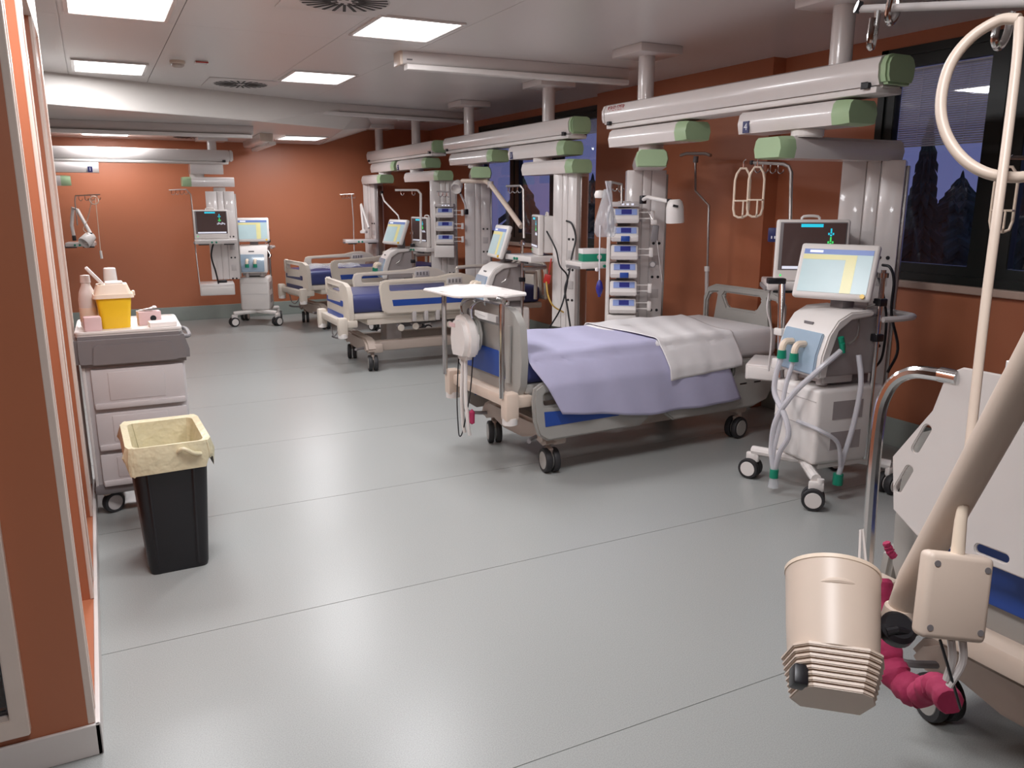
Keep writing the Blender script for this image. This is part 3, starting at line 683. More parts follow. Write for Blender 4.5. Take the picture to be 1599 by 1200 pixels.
# ================================================================== ventilators
def ventilator(label, loc, rz, scr_rz=0, scr_pitch=20, hoses=True, z0=0):
    t = thing('ventilator', label, 'ventilator', loc, rz)
    # trolley base: two Y shaped legs (front is -y)
    link('trolley_base', B().tube([(-.27, -.25, .165), (-.2, -.22, .17), (0, -.12, .18), (0, .1, .18), (-.22, .3, .165)], .027, 10, k=4).tube([(.27, -.25, .165), (.2, -.22, .17), (0, -.12, .18)], .027, 10, k=4)
         .tube([(0, .1, .18), (.22, .3, .165)], .027, 10).box(-.15, .15, -.14, .22, .165, .2, .01), M_WPLAS, t)
    for x, y, a in ((-.27, -.26, R(30)), (.27, -.26, R(50)), (-.22, .3, R(80)), (.22, .3, R(100))):
        castor(t, x, y, .06, a, M_WPLAS, True, 'castor', .17, M_WPLAS)
    cb = link('cabinet', B().box(-.18, .18, -.20, .24, .20, .62, .025, 3), M_WPLAS, t)
    link('door_gap', B().box(-.165, .165, -.2025, -.2, .405, .409).box(-.165, .165, -.2025, -.2, .55, .553), M_LGREY, cb)
    for s_ in (-1, 1):
        for z in (.28, .45): link('vent_grille', B().box(s_ * .18 - .002, s_ * .18 + .002, -.1, .1, z, z + .1), M_SGREY, cb)
    link('neck', B().box(-.1, .1, -.05, .2, .6, .72, .01), M_DGREY, t)
    link('valve_block', B().box(-.14, .14, -.14, .05, .64, .69, .008).cyl((.1, -.12, .63), (.1, -.12, .69), .03, n=14).cyl((-.08, -.15, .62), (-.08, -.15, .68), .022, n=14), M_LGREY, t)
    # head unit: white hood curving over the front, grey sides
    side = [(-.16, .68), (.2, .68), (.2, 1.0), (-.02, 1.0), (-.1, .95), (-.14, .85)]
    hd = link('head_unit', B().plate(side, .30, frame((-.15, 0, 0), (0, 1, 0), (0, 0, 1)), bev=.008), M_SGREY, t)
    hood = [(-.21, .68), (-.16, .68), (-.145, .8), (-.1, .93), (-.02, .985), (.12, 1.0), (.12, 1.03), (-.03, 1.025), (-.11, .985), (-.165, .91), (-.20, .80)]
    link('hood', B().plate(hood, .36, frame((-.18, 0, 0), (0, 1, 0), (0, 0, 1)), bev=.008), M_WPLAS, hd)
    link('clear_cover', B().plate([(-.224, .695), (-.20, .695), (-.19, .79), (-.15, .905), (-.178, .917), (-.213, .8)], .30, frame((-.155, 0, 0), (0, 1, 0), (0, 0, 1)), bev=.006), M_BHOOD, hd)
    link('badge', B().box(-.05, .02, -.142, -.135, .943, .958, M=None), M_DGREY, hd)
    for x in (-.06, .04):
        link('elbow_port', B().tube([(x, -.2, .845), (x, -.245, .845), (x, -.262, .82), (x, -.265, .79)], .019, 10, k=3), M_LID, hd)
        link('port_collar', B().cyl((x, -.265, .755), (x, -.265, .80), .026, .023, n=14), M_TEAL, hd)
    # handle and pole
    link('rear_handle', B().tube([(-.2, .16, .98), (-.22, .3, .985), (-.15, .4, .985), (.15, .4, .985), (.22, .3, .985), (.2, .16, .98)], .016, 10, k=4), M_LGREY, t)
    link('pole', B().cyl((.17, .16, .2), (.17, .16, 1.24), .014, n=12).cyl((.17, .16, 1.2), (.17, .16, 1.225), .028, n=12), M_CHROME, t)
    for z in (1.05, .86): link('pole_clamp', B().box(.145, .195, .135, .185, z, z + .04, .005), M_BLACK, t)
    link('hose_arm', B().tube([(.17, .16, 1.07), (.13, .08, 1.02), (.2, .0, .9), (.19, -.05, .86)], .006, k=3), M_STEEL, t)
    # screen
    link('screen_stem', B().box(-.05, .05, .02, .1, .98, 1.14, .01), M_DGREY, t)
    Ms = rot((0, .0, 1.22), R(scr_rz)) @ Matrix.Rotation(R(-scr_pitch), 4, 'X')
    s_ = link('screen_housing', B().box(-.205, .205, -.022, .022, -.155, .155, .016, 3, M=Ms).box(-.12, .12, .02, .06, -.1, .1, .02, M=Ms), M_WPLAS, t)
    F = Ms @ frame((0, -.0225, 0), (1, 0, 0), (0, 0, 1))
    link('display', B().box(-.18, .18, -.125, .118, 0, .002, M=F), M_SCRPALE, s_)
    link('display_header', B().box(-.18, .18, .09, .118, .002, .003, M=F), M_SCRBLUE, s_)
    link('display_band', B().box(-.18, .10, .06, .088, .002, .003, M=F).box(.045, .10, -.125, .06, .002, .003, M=F), M_SCRYEL, s_)
    link('header_tab', B().box(-.15, -.08, .098, .112, .003, .0035, M=F), M_SCRWHITE, s_)
    link('knob', B().cyl(F @ Vector((.165, -.138, 0)), F @ Vector((.165, -.138, .012)), .012, n=14), M_YELLOW, s_)
    # side flow sensor and breathing hoses
    if hoses:
        link('side_connector', B().cyl((.19, -.08, .84), (.19, -.10, .90), .016, n=12).cyl((.205, -.09, .82), (.205, -.1, .87), .013, n=12), M_TEAL, t)
        link('breathing_hose', B().tube([(-.06, -.265, .76), (-.07, -.285, .66), (-.05, -.30, .56), (.06, -.31, .46), (.10, -.31, .36), (.04, -.31, .25), (.0, -.3, .13)], .015, 10, k=6), M_HOSE, t)
        link('breathing_hose', B().tube([(.04, -.265, .76), (.02, -.29, .6), (.01, -.3, .4), (-.01, -.31, .24), (-.01, -.3, .13)], .012, 10, k=6), M_HOSE, t)
        link('breathing_hose', B().tube([(.20, -.1, .83), (.17, -.22, .72), (.08, -.29, .58), (.0, -.32, .42), (-.02, -.32, .26), (.0, -.31, .13)], .015, 10, k=6), M_HOSE, t)
        link('hose_end', B().cyl((.0, -.305, .09), (.0, -.305, .14), .024, n=14), M_TEAL, t)
        link('hose_tip', B().lathe([(.02, .09), (.026, .07), (.03, .035), (.0, .035)], 14, Matrix.Translation((0, -.305, 0))), M_BAG, t)
        link('side_hose', B().tube([(.2, .02, .8), (.235, .02, .65), (.235, .0, .45), (.225, -.03, .28), (.21, -.05, .13)], .014, 10, k=6).tube([(.05, -.215, .42), (.2, -.2, .41), (.235, -.1, .34), (.22, -.05, .2)], .011, 8, k=5), M_HOSE, t)
        link('side_hose_end', B().cyl((.21, -.05, .09), (.21, -.05, .15), .027, n=14), M_TEAL, t)
    return t
ventilator('ventilator on wheeled trolley with pale touch screen beside the made bed', (3.54, 3.10, 0), R(-97), 33, 24)
ventilator('ventilator behind the tray, in front of the far windows', (3.35, 6.82, 0), R(-97), -2, 18, False)
ventilator('ventilator beside the farthest bed with tilted lit screen', (3.24, 9.42, 0), R(-97), 20, 22, False)
ventilator('ventilator standing against the back wall of the empty bay', (1.84, 11.0, 0), R(-18), 8, 14, False)

# ================================================================== patient monitors
def monitor(label, loc, rz, wv=False):
    t = thing('patient_monitor', label, 'monitor', loc, rz)
    h = link('housing', B().box(-.20, .20, -.05, .0, 0, .35, .014, 3).box(-.18, .18, 0, .12, .02, .34, .015), M_WPLAS, t)
    link('rear_module', B().box(-.165, .165, .12, .2, .03, .30, .012), M_SGREY, h)
    for k in range(6): link('cooling_slot', B().box(.164, .168, .13, .19, .08 + k * .032, .095 + k * .032), M_DGREY, h)
    for k in range(6): link('cooling_slot', B().box(-.13 + k * .048, -.11 + k * .048, .199, .2025, .1, .26), M_DGREY, h)
    link('bezel', B().box(-.182, .182, -.0525, -.048, .065, .335, .002), M_DGREY, h)
    link('display', B().box(-.165, .175, -.0545, -.052, .07, .33), M_SCRDARK, h)
    link('header_bar', B().box(-.07, .05, -.056, -.054, .308, .326), M_SCRCYAN, h)
    for n_, m_, z in (('pulse_value', M_SCRCYAN, .275), ('rate_value', M_SCRGREEN, .228)):
        b = B()
        for dx, dz_, sx, sz in ((0, .012, .004, .014), (-.012, -.004, .004, .006), (.012, -.004, .004, .006), (0, -.012, .005, .005)): b.box(.095 + dx - sx, .095 + dx + sx, -.0558, -.0545, z + dz_ - sz, z + dz_ + sz)
        link(n_, b, m_, h)
    b = B()
    for k in range(7): b.box(.065 + k * .014, .073 + k * .014, -.0558, -.0545, .172 + .004 * (k % 3), .19 + .006 * ((k * 2) % 3))
    link('pressure_value', b, M_SCRWHITE, h)
    link('menu_bar', B().box(-.16, .165, -.0558, -.0545, .072, .088), M_SCRWHITE, h)
    link('power_lamp', B().cyl((-.165, -.053, .035), (-.165, -.05, .035), .006, n=8), M_SCRGREEN, h)
    link('carry_handle', B().tube([(-.05, .06, .335), (-.04, .06, .365), (.04, .06, .365), (.05, .06, .335)], .008, k=3), M_WPLAS, t)
    return t
monitor('patient monitor with dark display on the shelf beside the near window', (3.67, 3.41, 1.14), R(-36))
monitor('patient monitor with dark display at the empty back bay', (1.29, 10.6, 1.13), R(-4))
monitor('patient monitor turned side-on by the farthest bed', (3.50, 9.2, 1.05), R(-82))
monitor('patient monitor seen from behind, in front of the far windows', (3.56, 6.42, 1.12), R(-110))

# ================================================================== syringe pumps in stacks
ORD = ['topmost', 'second', 'third', 'fourth', 'fifth', 'lowest']
def pump(label, M, group, volumetric=False):
    t = thing('infusion_pump', label, 'infusion pump', M.translation, M.to_euler().z, group)
    pr = [(.1, 0), (-.1, 0), (-.108, .03), (-.1, .05), (-.09, .055), (-.06, .108), (.1, .108)]
    h = link('housing', B().plate(pr, .2, frame((-.1, 0, 0), (0, 1, 0), (0, 0, 1)), bev=.006), M_WPLAS, t)
    F = frame((0, -.0775, .0805), (1, 0, 0), (0, .03, .053))
    link('keypad', B().box(-.075, .085, -.024, .024, -.001, .0025, M=F), M_KEYS, h)
    link('lcd', B().box(-.03, .045, -.019, .02, .0025, .004, M=F), M_LCD, h)
    if volumetric: link('door_latch', B().box(-.03, .035, -.113, -.102, .002, .042, .003), M_BLUE, h)
    else:
        link('syringe_drive', B().box(.1, .2, -.05, -.043, .03, .038).box(.1, .2, -.05, -.043, .075, .083).box(.185, .215, -.065, -.025, .02, .09, .005), M_WPLAS, h)
        link('release_lever', B().cyl((.105, -.08, .02), (.118, -.08, .02), .008, n=8), M_DGREY, h)
    return t
def stack(loc, rz, n, z0, dz, vol, place, grp):
    for k in range(n):
        M = Matrix.Translation((loc[0], loc[1], z0 - k * dz)) @ Matrix.Rotation(rz, 4, 'Z')
        o_ = ORD[k] if k < n - 1 else 'lowest'
        pump('%s infusion pump in the stack %s' % (o_, place), M, grp, k in vol)
    t = thing('pump_rack', 'upright white rack holding the pumps ' + place, 'rack', (loc[0], loc[1], 0), rz)
    zb = z0 - (n - 1) * dz
    link('spine', B().box(-.05, .05, .1, .14, zb - .16, z0 + .16, .006), M_LGREY, t)
    link('side_strip', B().box(-.128, -.104, -.06, .12, zb - .15, z0 + .13, .006), M_WPLAS, t)
    link('top_hub', B().box(-.115, .105, -.09, .12, z0 + .118, z0 + .155, .008), M_LGREY, t)
    for k in range(3): link('status_lamp', B().box(-.03 + k * .035, -.012 + k * .035, -.092, -.089, z0 + .13, z0 + .143), M_SCRWHITE, t)
    link('base_unit', B().box(-.115, .105, -.09, .12, zb - .15, zb - .012, .012), M_WPLAS, t)
stack((3.57, 5.13), R(-32), 6, 1.43, .135, (1, 3), 'behind the made bed', 'pumps behind the made bed')
stack((3.62, 8.78), R(-28), 3, 1.40, .15, (), 'between the two bare beds', 'pumps between the bare beds')
# ================================================================== left side: cart and bin
def onX(x, y, X): v = ray(x, y); return Vector((0, 0, CAMH)) + v * (X / v.x)
def onY(x, y, Y): v = ray(x, y); return Vector((0, 0, CAMH)) + v * (Y / v.y)
t = thing('nursing_cart', 'grey plastic nursing cart with drawers beside the orange partition', 'cart', (.125, 4.68, 0), R(-1))
cbx = link('body', B().box(-.235, .235, -.24, .24, .12, .80, .015), M_CART, t)
link('side_edge', B().box(-.240, -.226, -.246, -.225, .16, .80, .002), M_WHITE, cbx)
for z0, z1 in ((.575, .79), (.36, .565), (.17, .35)):
    d_ = link('drawer', B().box(-.205, .225, -.262, -.238, z0, z1 - .012, .008), M_CART, t)
    link('recess', B().box(-.13, .13, -.266, -.258, z0 + .04, z1 - .03, .004), M_CART, d_)
    link('lip', B().box(-.2, .22, -.278, -.255, z0, z0 + .03, .006), M_CART, d_)
top = link('top_rim', B().plate([(-.26, .79), (.26, .79), (.262, .85), (.235, .945), (-.262, .945), (-.265, .85)], .56, frame((0, .28, 0), (1, 0, 0), (0, 0, 1)), bev=.018), M_DGREY, t)
link('rim_panel', B().plate([(-.19, .80), (.2, .80), (.18, .895), (.15, .905), (-.16, .905), (-.18, .895)], .012, frame((0, -.275, 0), (1, 0, 0), (0, 0, 1)), bev=.004), M_DGREY, top)
link('top_tray', B().plate(rr(-.255, -.26, .235, .26, .03, 3), .02, Matrix.Translation((0, 0, .94)), bev=.005), M_WPLAS, t)
link('tray_lip', B().plate(rr(-.255, -.26, .235, .26, .03, 3), .022, Matrix.Translation((0, 0, .945)), holes=[rr(-.24, -.245, .22, .245, .025, 3)], bev=.004), M_WPLAS, t)
link('base_bumper', B().box(-.25, .25, -.26, .26, .12, .175, .02), M_DGREY, t)
link('side_handle', B().tube([(.236, -.15, .9), (.275, -.13, .9), (.275, .13, .9), (.236, .15, .9)], .011, k=3), M_DGREY, t)
for x, y, a in ((-.17, -.18, R(-150)), (.19, -.16, R(-60)), (-.17, .18, R(20)), (.19, .18, R(40))):
    castor(t, x, y, .055, a, M_LGREY, False, 'castor', .13, M_BEIGE)
ZT = .96
t = thing('sharps_container', 'yellow sharps container with cream lid on the grey cart', 'sharps container', (.055, 4.60, ZT), R(2))
pot = B()
def frustum(b, a0, b0, a1, b1, z0, z1, r=.02):
    A = [b.bm.verts.new((x, y, z0)) for x, y in rr(-a0, -b0, a0, b0, r, 3)]; C = [b.bm.verts.new((x, y, z1)) for x, y in rr(-a1, -b1, a1, b1, r, 3)]
    n = len(A)
    for j in range(n): b.bm.faces.new((A[j], A[(j + 1) % n], C[(j + 1) % n], C[j]))
    b.bm.faces.new(A[::-1]); b.bm.faces.new(C); return b
link('tub', frustum(pot, .066, .055, .082, .07, 0, .16), M_YELLOW, t)
ld = link('lid', frustum(frustum(B(), .095, .082, .091, .078, .155, .175), .086, .073, .07, .058, .175, .222), M_LID, t)
link('lid_top', B().box(-.03, .052, -.045, .045, .218, .234, .006), M_WPLAS, ld)
link('open_flap', B().box(-.008, .008, -.035, .035, 0, .11, .004, M=rot((-.04, 0, .222), 0, 0, R(-38))), M_WPLAS, ld)
link('grip_tab', B().box(.09, .104, -.02, .02, .158, .183, .004), M_LID, ld)
t = thing('spray_bottle', 'tall white bottle behind the yellow sharps container', 'bottle', (-.062, 4.66, ZT), 0)
link('bottle_body', B().lathe([(.0, 0), (.04, 0), (.042, .01), (.042, .14), (.036, .18), (.022, .215), (.02, .23), (0, .23)], 20), M_WPLAS, t)
link('cap', B().lathe([(.02, .225), (.025, .228), (.022, .265), (0, .268)], 16), M_WHITE, t)
link('label_band', B().lathe([(.0425, .03), (.0432, .032), (.0432, .1), (.0425, .102)], 20), M_LID, t)
t = thing('disinfectant_bottle', 'white bottle with square cap standing behind the sharps lid', 'bottle', (.055, 4.78, ZT), 0)
link('bottle_body', B().lathe([(0, 0), (.045, 0), (.047, .01), (.047, .15), (.035, .2), (.022, .22), (0, .22)], 20), M_WPLAS, t)
link('cap', B().lathe([(.03, .215), (.034, .22), (.03, .285), (.026, .29), (0, .29)], 16), M_WHITE, t)
t = thing('pink_carton', 'small pale pink carton with a black round mark on the cart', 'box', (.215, 4.62, ZT), R(8))
link('carton', B().box(-.055, .055, -.03, .03, 0, .07, .002), M_BOX, t)
link('round_mark', B().cyl((.015, -.0315, .035), (.015, -.03, .035), .015, n=20), M_BLACK, t)
for k in range(5): one('sachet', B().box(-.035, .035, -.008, .008, 0, .004, .001, M=rot((.19 + k * .014, 4.615 + .01 * math.sin(k), ZT + .072 + .0045 * k), k * .4)), M_SHEET, 'small white sachet lying on the pink carton', 'sachet', 'sachets on the pink carton')
one('paper_pack', B().box(-.065, .065, -.045, .045, 0, .028, .006, M=rot((.27, 4.52, ZT), R(4))), M_WPLAS, 'flat white pack at the front corner of the cart', 'pack')
one('gauze_packet', B().box(-.04, .04, -.03, .03, 0, .075, .01, M=rot((-.05, 4.50, ZT), R(4))), M_BOX, 'pale printed packet left of the sharps container', 'packet')
# ------------------------------------------------------------------ waste bin
t = thing('waste_bin', 'tall black waste bin with cream liner in front of the cart', 'waste bin', (.19, 3.79, 0), R(1))
bb = B()
def ring(b, hx, hy, z, r=.03, cx=0, cy=0): return [b.bm.verts.new((x + cx, y + cy, z)) for x, y in rr(-hx, -hy, hx, hy, r, 4)]
def skin(b, A, C):
    n = len(A)
    for j in range(n): b.bm.faces.new((A[j], A[(j + 1) % n], C[(j + 1) % n], C[j]))
rs = [ring(bb, .118, .185, .0), ring(bb, .122, .19, .02), ring(bb, .152, .222, .56), ring(bb, .156, .226, .585), ring(bb, .148, .218, .585), ring(bb, .112, .178, .02)]
for A, C in zip(rs, rs[1:]): skin(bb, A, C)
bb.bm.faces.new(rs[-1]); bb.bm.faces.new(rs[0][::-1])
bo = link('bin_body', bb, M_BLACK, t)
for x in (-.085, .075): link('corner_rib', B().tube([(x, -.188, .02), (x * 1.15, -.219, .54)], .008, 6), M_BLACK, bo)
link('side_rib', B().tube([(-.12, -.12, .02), (-.152, -.15, .54)], .007, 6), M_DGREY, bo)
lb = B(); N = 48
def lring(f):
    out = []
    for k in range(N):
        base = rr(-1, -1, 1, 1, .2, 11)[k % 48]; out.append(lb.bm.verts.new(f(k, base)))
    return out
rnd = random.Random(5); wob = [rnd.uniform(-1, 1) for _ in range(N)]
sm = lambda k: (wob[k] + wob[(k + 1) % N] + wob[(k - 1) % N]) / 3
L = [lring(lambda k, p: Vector((p[0] * (.174 + .005 * sm(k)), p[1] * (.246 + .005 * sm(k)), .495 + .03 * math.sin(k * .42 + 1) + .02 * sm(k)))),
     lring(lambda k, p: Vector((p[0] * (.178 + .012 * sm((k + 7) % N)), p[1] * (.250 + .012 * sm((k + 3) % N)), .545 + .012 * sm(k)))),
     lring(lambda k, p: Vector((p[0] * .168, p[1] * .240, .596 + .004 * sm(k)))),
     lring(lambda k, p: Vector((p[0] * .140, p[1] * .210, .590))),
     lring(lambda k, p: Vector((p[0] * (.118 + .012 * sm((k + 5) % N)), p[1] * (.186 + .012 * sm(k)), .42))),
     lring(lambda k, p: Vector((p[0] * (.085 + .01 * sm((k + 9) % N)), p[1] * (.15 + .01 * sm(k)), .16)))]
for A, C in zip(L, L[1:]): skin(lb, A, C)
lb.bm.faces.new(L[-1])
link('liner', lb, M_LINER, t)
link('liner_knot', B().tube([(.03, -.248, .56), (.05, -.262, .575), (.09, -.26, .55), (.12, -.25, .54)], .009, 8, k=4), M_LINER, t)

# ================================================================== lamps, drip hangers and small equipment
def lamp_head(b, p, d, r, L):
    p, d = Vector(p), Vector(d).normalized(); M = Matrix.Translation(p) @ d.to_track_quat('Z', 'Y').to_matrix().to_4x4()
    return b.lathe([(0, -L * .55), (r * .55, -L * .55), (r * .8, -L * .45), (r * .95, -L * .2), (r, L * .45), (r * .96, L * .5), (r * .85, L * .48), (r * .7, L * .1), (0, L * .05)], 22, M)
def exam_lamp(label, pts, head, d, r=.06, L=.13, tr=.012, k=0):
    t = thing('exam_lamp', label, 'lamp')
    link('arm', B().tube(pts, tr, 10, k=k), M_WPLAS, t)
    link('lamp_head', lamp_head(B(), head, d, r, L), M_WPLAS, t)
    link('joint', B().lathe([(0, -.02), (.018, -.018), (.018, .018), (0, .02)], 12, Matrix.Translation(pts[-1])), M_BLACK, t)
    link('base_clamp', B().box(-.02, .02, -.02, .02, -.03, .03, .005, M=Matrix.Translation(pts[0])), M_BLACK, t)
    return t
t = exam_lamp('white exam lamp on a short arm beside the tall pump stack', [at(1004, 312, 5.9), at(1012, 308, 5.75), at(1045, 315, 5.55)], at(1054, 331, 5.5), (.06, .0, -1), .062, .15, .014)
link('switch', B().box(-.018, .018, -.004, .004, -.008, .008, M=rot(at(1055, 322, 5.42), R(-35), 0, R(12))), M_BLACK, t)
exam_lamp('white exam lamp aimed outward near the slim dark strap on the rear column', [at(728, 331, 8.95), at(726, 318, 8.9), at(718, 300, 8.8)], at(714, 291, 8.75), (-.4, -.5, -.35), .06, .13, .011)
t = thing('lamp_arm', 'thick beige swing arm sloping down across the far window', 'lamp arm')
link('horizontal_link', B().tube([at(722, 283, 8.7), at(758, 283, 8.3), at(766, 288, 8.2)], .025, 10), M_BEIGE, t)
link('sloping_link', B().tube([at(766, 288, 8.2), at(797, 330, 7.75), at(814, 354, 7.55)], .025, 10), M_BEIGE, t)
link('pivot', B().lathe([(0, -.03), (.03, -.03), (.03, .03), (0, .03)], 14, Matrix.Translation(at(766, 288, 8.2))), M_LGREY, t)
t = thing('lamp_arm', 'white folded spring arm standing on the shelf nearest the back wall', 'lamp arm')
ba = at(568, 362, 11.3)
link('lower_link', B().tube([ba, at(564, 320, 11.3)], .02, 8), M_WPLAS, t)
link('upper_link', B().tube([at(564, 319, 11.28), at(576, 356, 11.1)], .016, 8), M_WPLAS, t)
link('foot', B().lathe([(.05, -.02), (.05, .01), (.02, .03), (0, .03)], 14, Matrix.Translation(ba)), M_WPLAS, t)
exam_lamp('white lamp hanging from a spring arm beside the partition, empty bay', [at(116, 372, 9.35), at(112, 352, 9.35), at(114, 324, 9.35), at(121, 328, 9.32), at(142, 366, 9.3)], at(137, 374, 9.3), (-.55, -.5, -.5), .07, .15, .02)
exam_lamp('thin lamp arm sloping from the back column to the tilted ventilator screen', [at(596, 302, 11.2), at(600, 314, 11.1), at(622, 337, 10.9), at(624, 346, 10.9)], at(626, 352, 10.88), (.1, -.2, -1), .03, .07, .011)

def hook(b, p, s=.05, r=.004):
    p = Vector(p); b.tube([p, p + Vector((0, 0, -s)), p + Vector((.4 * s, -.1 * s, -1.35 * s)), p + Vector((.8 * s, -.2 * s, -1.1 * s)), p + Vector((.85 * s, -.2 * s, -.7 * s))], r, 6, k=3); return b
def hanger(label, bar, pole, nh=4, r=.011, m=M_STEEL, m2=M_CHROME):
    t = thing('drip_hanger', label, 'drip stand')
    link('pole', B().tube(pole, r, 10), m, t)
    link('crossbar', B().tube(bar, r * .9, 10), m, t)
    a, c = Vector(bar[0]), Vector(bar[-1])
    for k in range(nh):
        link('hook', hook(B(), a + (c - a) * (k + .5) / nh + Vector((0, 0, -.004)), .04), m2, t)
    return t
def curved(a, b_, c): a, b_, c = Vector(a), Vector(b_), Vector(c); return [a, b_ + (a - b_).normalized() * .05, b_ + ((a - b_).normalized() + (c - b_).normalized()) * .015, b_ + (c - b_).normalized() * .05, c]
h4 = hanger('chrome drip hanger with two wire bottle baskets beside the near monitor', [at(1174, 254, 4.95), at(1222, 256, 4.85)], [at(1222, 256, 4.85)] + curved(at(1222, 256, 4.85), at(1236, 257, 4.82), at(1234, 345, 4.8))[1:] + [at(1233, 430, 4.8)], 4)
link('end_knob', B().lathe([(0, -.015), (.014, -.01), (.014, .01), (0, .015)], 10, Matrix.Translation(at(1174, 254, 4.95))), M_BLACK, h4)
def basket(label, p, rz=0, s=1.0, group=None, r=.007):
    t = thing('bottle_basket', label, 'bottle basket', p, rz, group)
    W, H = .045 * s, .30 * s
    loop = [(-W, 0, -.08), (-W * .8, 0, -.04), (-W * .35, 0, -.008), (W * .35, 0, -.008), (W * .8, 0, -.04), (W, 0, -.08), (W, 0, -H + .05), (W * .8, 0, -H + .012), (W * .3, 0, -H), (-W * .3, 0, -H), (-W * .8, 0, -H + .012), (-W, 0, -H + .05)]
    link('wire_loop', B().tube(loop, r, 8, closed=True), M_LID, t)
    link('cross_wire', B().tube([(W, 0, -H + .1), (W * .7, -.06, -H + .1), (-W * .7, -.06, -H + .1), (-W, 0, -H + .1)], r * .8, 6), M_LID, t)
    link('bottom_wire', B().tube([(W * .2, -.06, -H + .1), (W * .2, -.06, -H + .02), (W * .2, 0, -H)], r * .8, 6), M_LID, t)
    link('hanging_eye', B().tube([(0, 0, -.01), (0, 0, .03), (.012, 0, .045)], r * .6, 6, k=3), M_CHROME, t)
    return t
basket('cream wire bottle basket hanging at the free black-tipped end of the drip hanger', at(1161, 261, 4.9), R(-40), 1.0, 'wire bottle baskets on the drip hanger')
basket('cream wire bottle basket on the drip hanger, nearer the monitor', at(1183, 259, 4.85), R(-40), 1.0, 'wire bottle baskets on the drip hanger')
t = thing('drip_stand', 'thin cranked drip pole rising from the made bed headboard corner', 'drip stand')
q = [onX(1086, 246, 4.24), onX(1086, 298, 4.24), onX(1107, 321, 4.24), onX(1104, 450, 4.24), onX(1103, 520, 4.24)]
link('pole', B().tube(q[:4], .009, 8), M_STEEL, t)
link('lower_tube', B().tube([onX(1104, 418, 4.24), q[4]], .016, 10), M_LGREY, t)
link('crossbar', B().tube([onX(1063, 243, 4.24), onX(1072, 240, 4.24), onX(1102, 240, 4.24), onX(1110, 243, 4.24)], .013, 8), M_STEEL, t)
link('collar', B().cyl(onX(1087, 244, 4.24), onX(1086, 254, 4.24), .02, n=12), M_DGREY, t)
link('locking_ring', B().cyl(onX(1104, 416, 4.24), onX(1104, 424, 4.24), .021, n=12), M_WPLAS, t)
link('mount', B().box(4.15, 4.255, -.02, .02, -.02, .02, .005, M=Matrix.Translation((0, q[4].y, q[4].z + .1))), M_DGREY, t)
hanger('small hook bar on top of the tall pump stack', [at(952, 284, 5.6), at(971, 288, 5.65)], [at(971, 288, 5.65), at(971, 318, 5.65)], 2, .009)
hanger('chrome cane-shaped drip hanger in front of the far window', [at(790, 291, 6.9), at(812, 290, 6.9)], [at(812, 290, 6.9), at(817, 296, 6.9), at(818, 372, 6.9)], 3)
hanger('white bent drip hanger beside the side-on monitor', [at(617, 297, 9.4), at(652, 297, 9.4)], [at(652, 297, 9.4), at(657, 303, 9.4), at(657, 380, 9.4)], 2, .014, M_WPLAS)
hanger('short hook bar on the column above the syringe pumps', [at(682, 299, 9.0), at(701, 300, 9.0)], [at(702, 286, 9.0), at(703, 322, 9.0)], 3, .009)
hanger('thin drip pole standing by the shelf nearest the back wall', [at(531, 304, 11.2), at(553, 303, 11.2)], [at(549, 304, 11.2), at(552, 345, 11.2), at(553, 392, 11.2)], 4, .007)
hanger('thin drip pole with chrome hooks at the empty bay column', [at(264, 297, 9.78), at(291, 296, 9.78)], [at(291, 296, 9.78), at(298, 304, 9.78), at(302, 345, 9.78), at(306, 395, 9.78), at(312, 445, 9.78)], 4, .008)
hanger('thin drip hanger next to the partition with a coiled cord on it', [at(118, 306, 9.3), at(156, 304, 9.3)], [at(118, 306, 9.3), at(117, 315, 9.3), at(121, 352, 9.3)], 4, .007)
t = thing('call_cord', 'coiled cream cord with a handset hanging from the thin drip hanger', 'cord')
ctr = at(147, 313, 9.2)
link('coil', B().tube([ctr + Vector((.045 * math.cos(a), .01 * math.sin(3 * a), .045 * math.sin(a))) for a in [i * math.pi / 8 for i in range(16)]], .006, 6, closed=True), M_BEIGE, t)
link('cord', B().tube([at(149, 310, 9.2), at(152, 340, 9.2), at(157, 392, 9.2)], .005, 6), M_BEIGE, t)
link('cord_return', B().tube([at(144, 312, 9.2), at(136, 345, 9.2), at(130, 358, 9.2), at(138, 366, 9.2)], .005, 6, k=3), M_BEIGE, t)
link('handset', B().tube([at(157, 392, 9.2), at(159, 404, 9.2)], .014, 8), M_WPLAS, t)
# card reader sized blue device on the hanger pole
t = thing('blue_module', 'small dark blue module clamped beside the near monitor', 'module', at(1213, 367, 4.85), R(-38))
link('case', B().box(-.05, .05, -.02, .02, -.042, .042, .006), M_DBLUE, t)
for k in range(4): link('port', B().box(-.035 + k * .018, -.028 + k * .018, -.022, -.019, -.022, -.006), M_PRINT, t)
link('clamp', B().box(.045, .085, -.012, .012, -.015, .015, .004), M_BLACK, t)
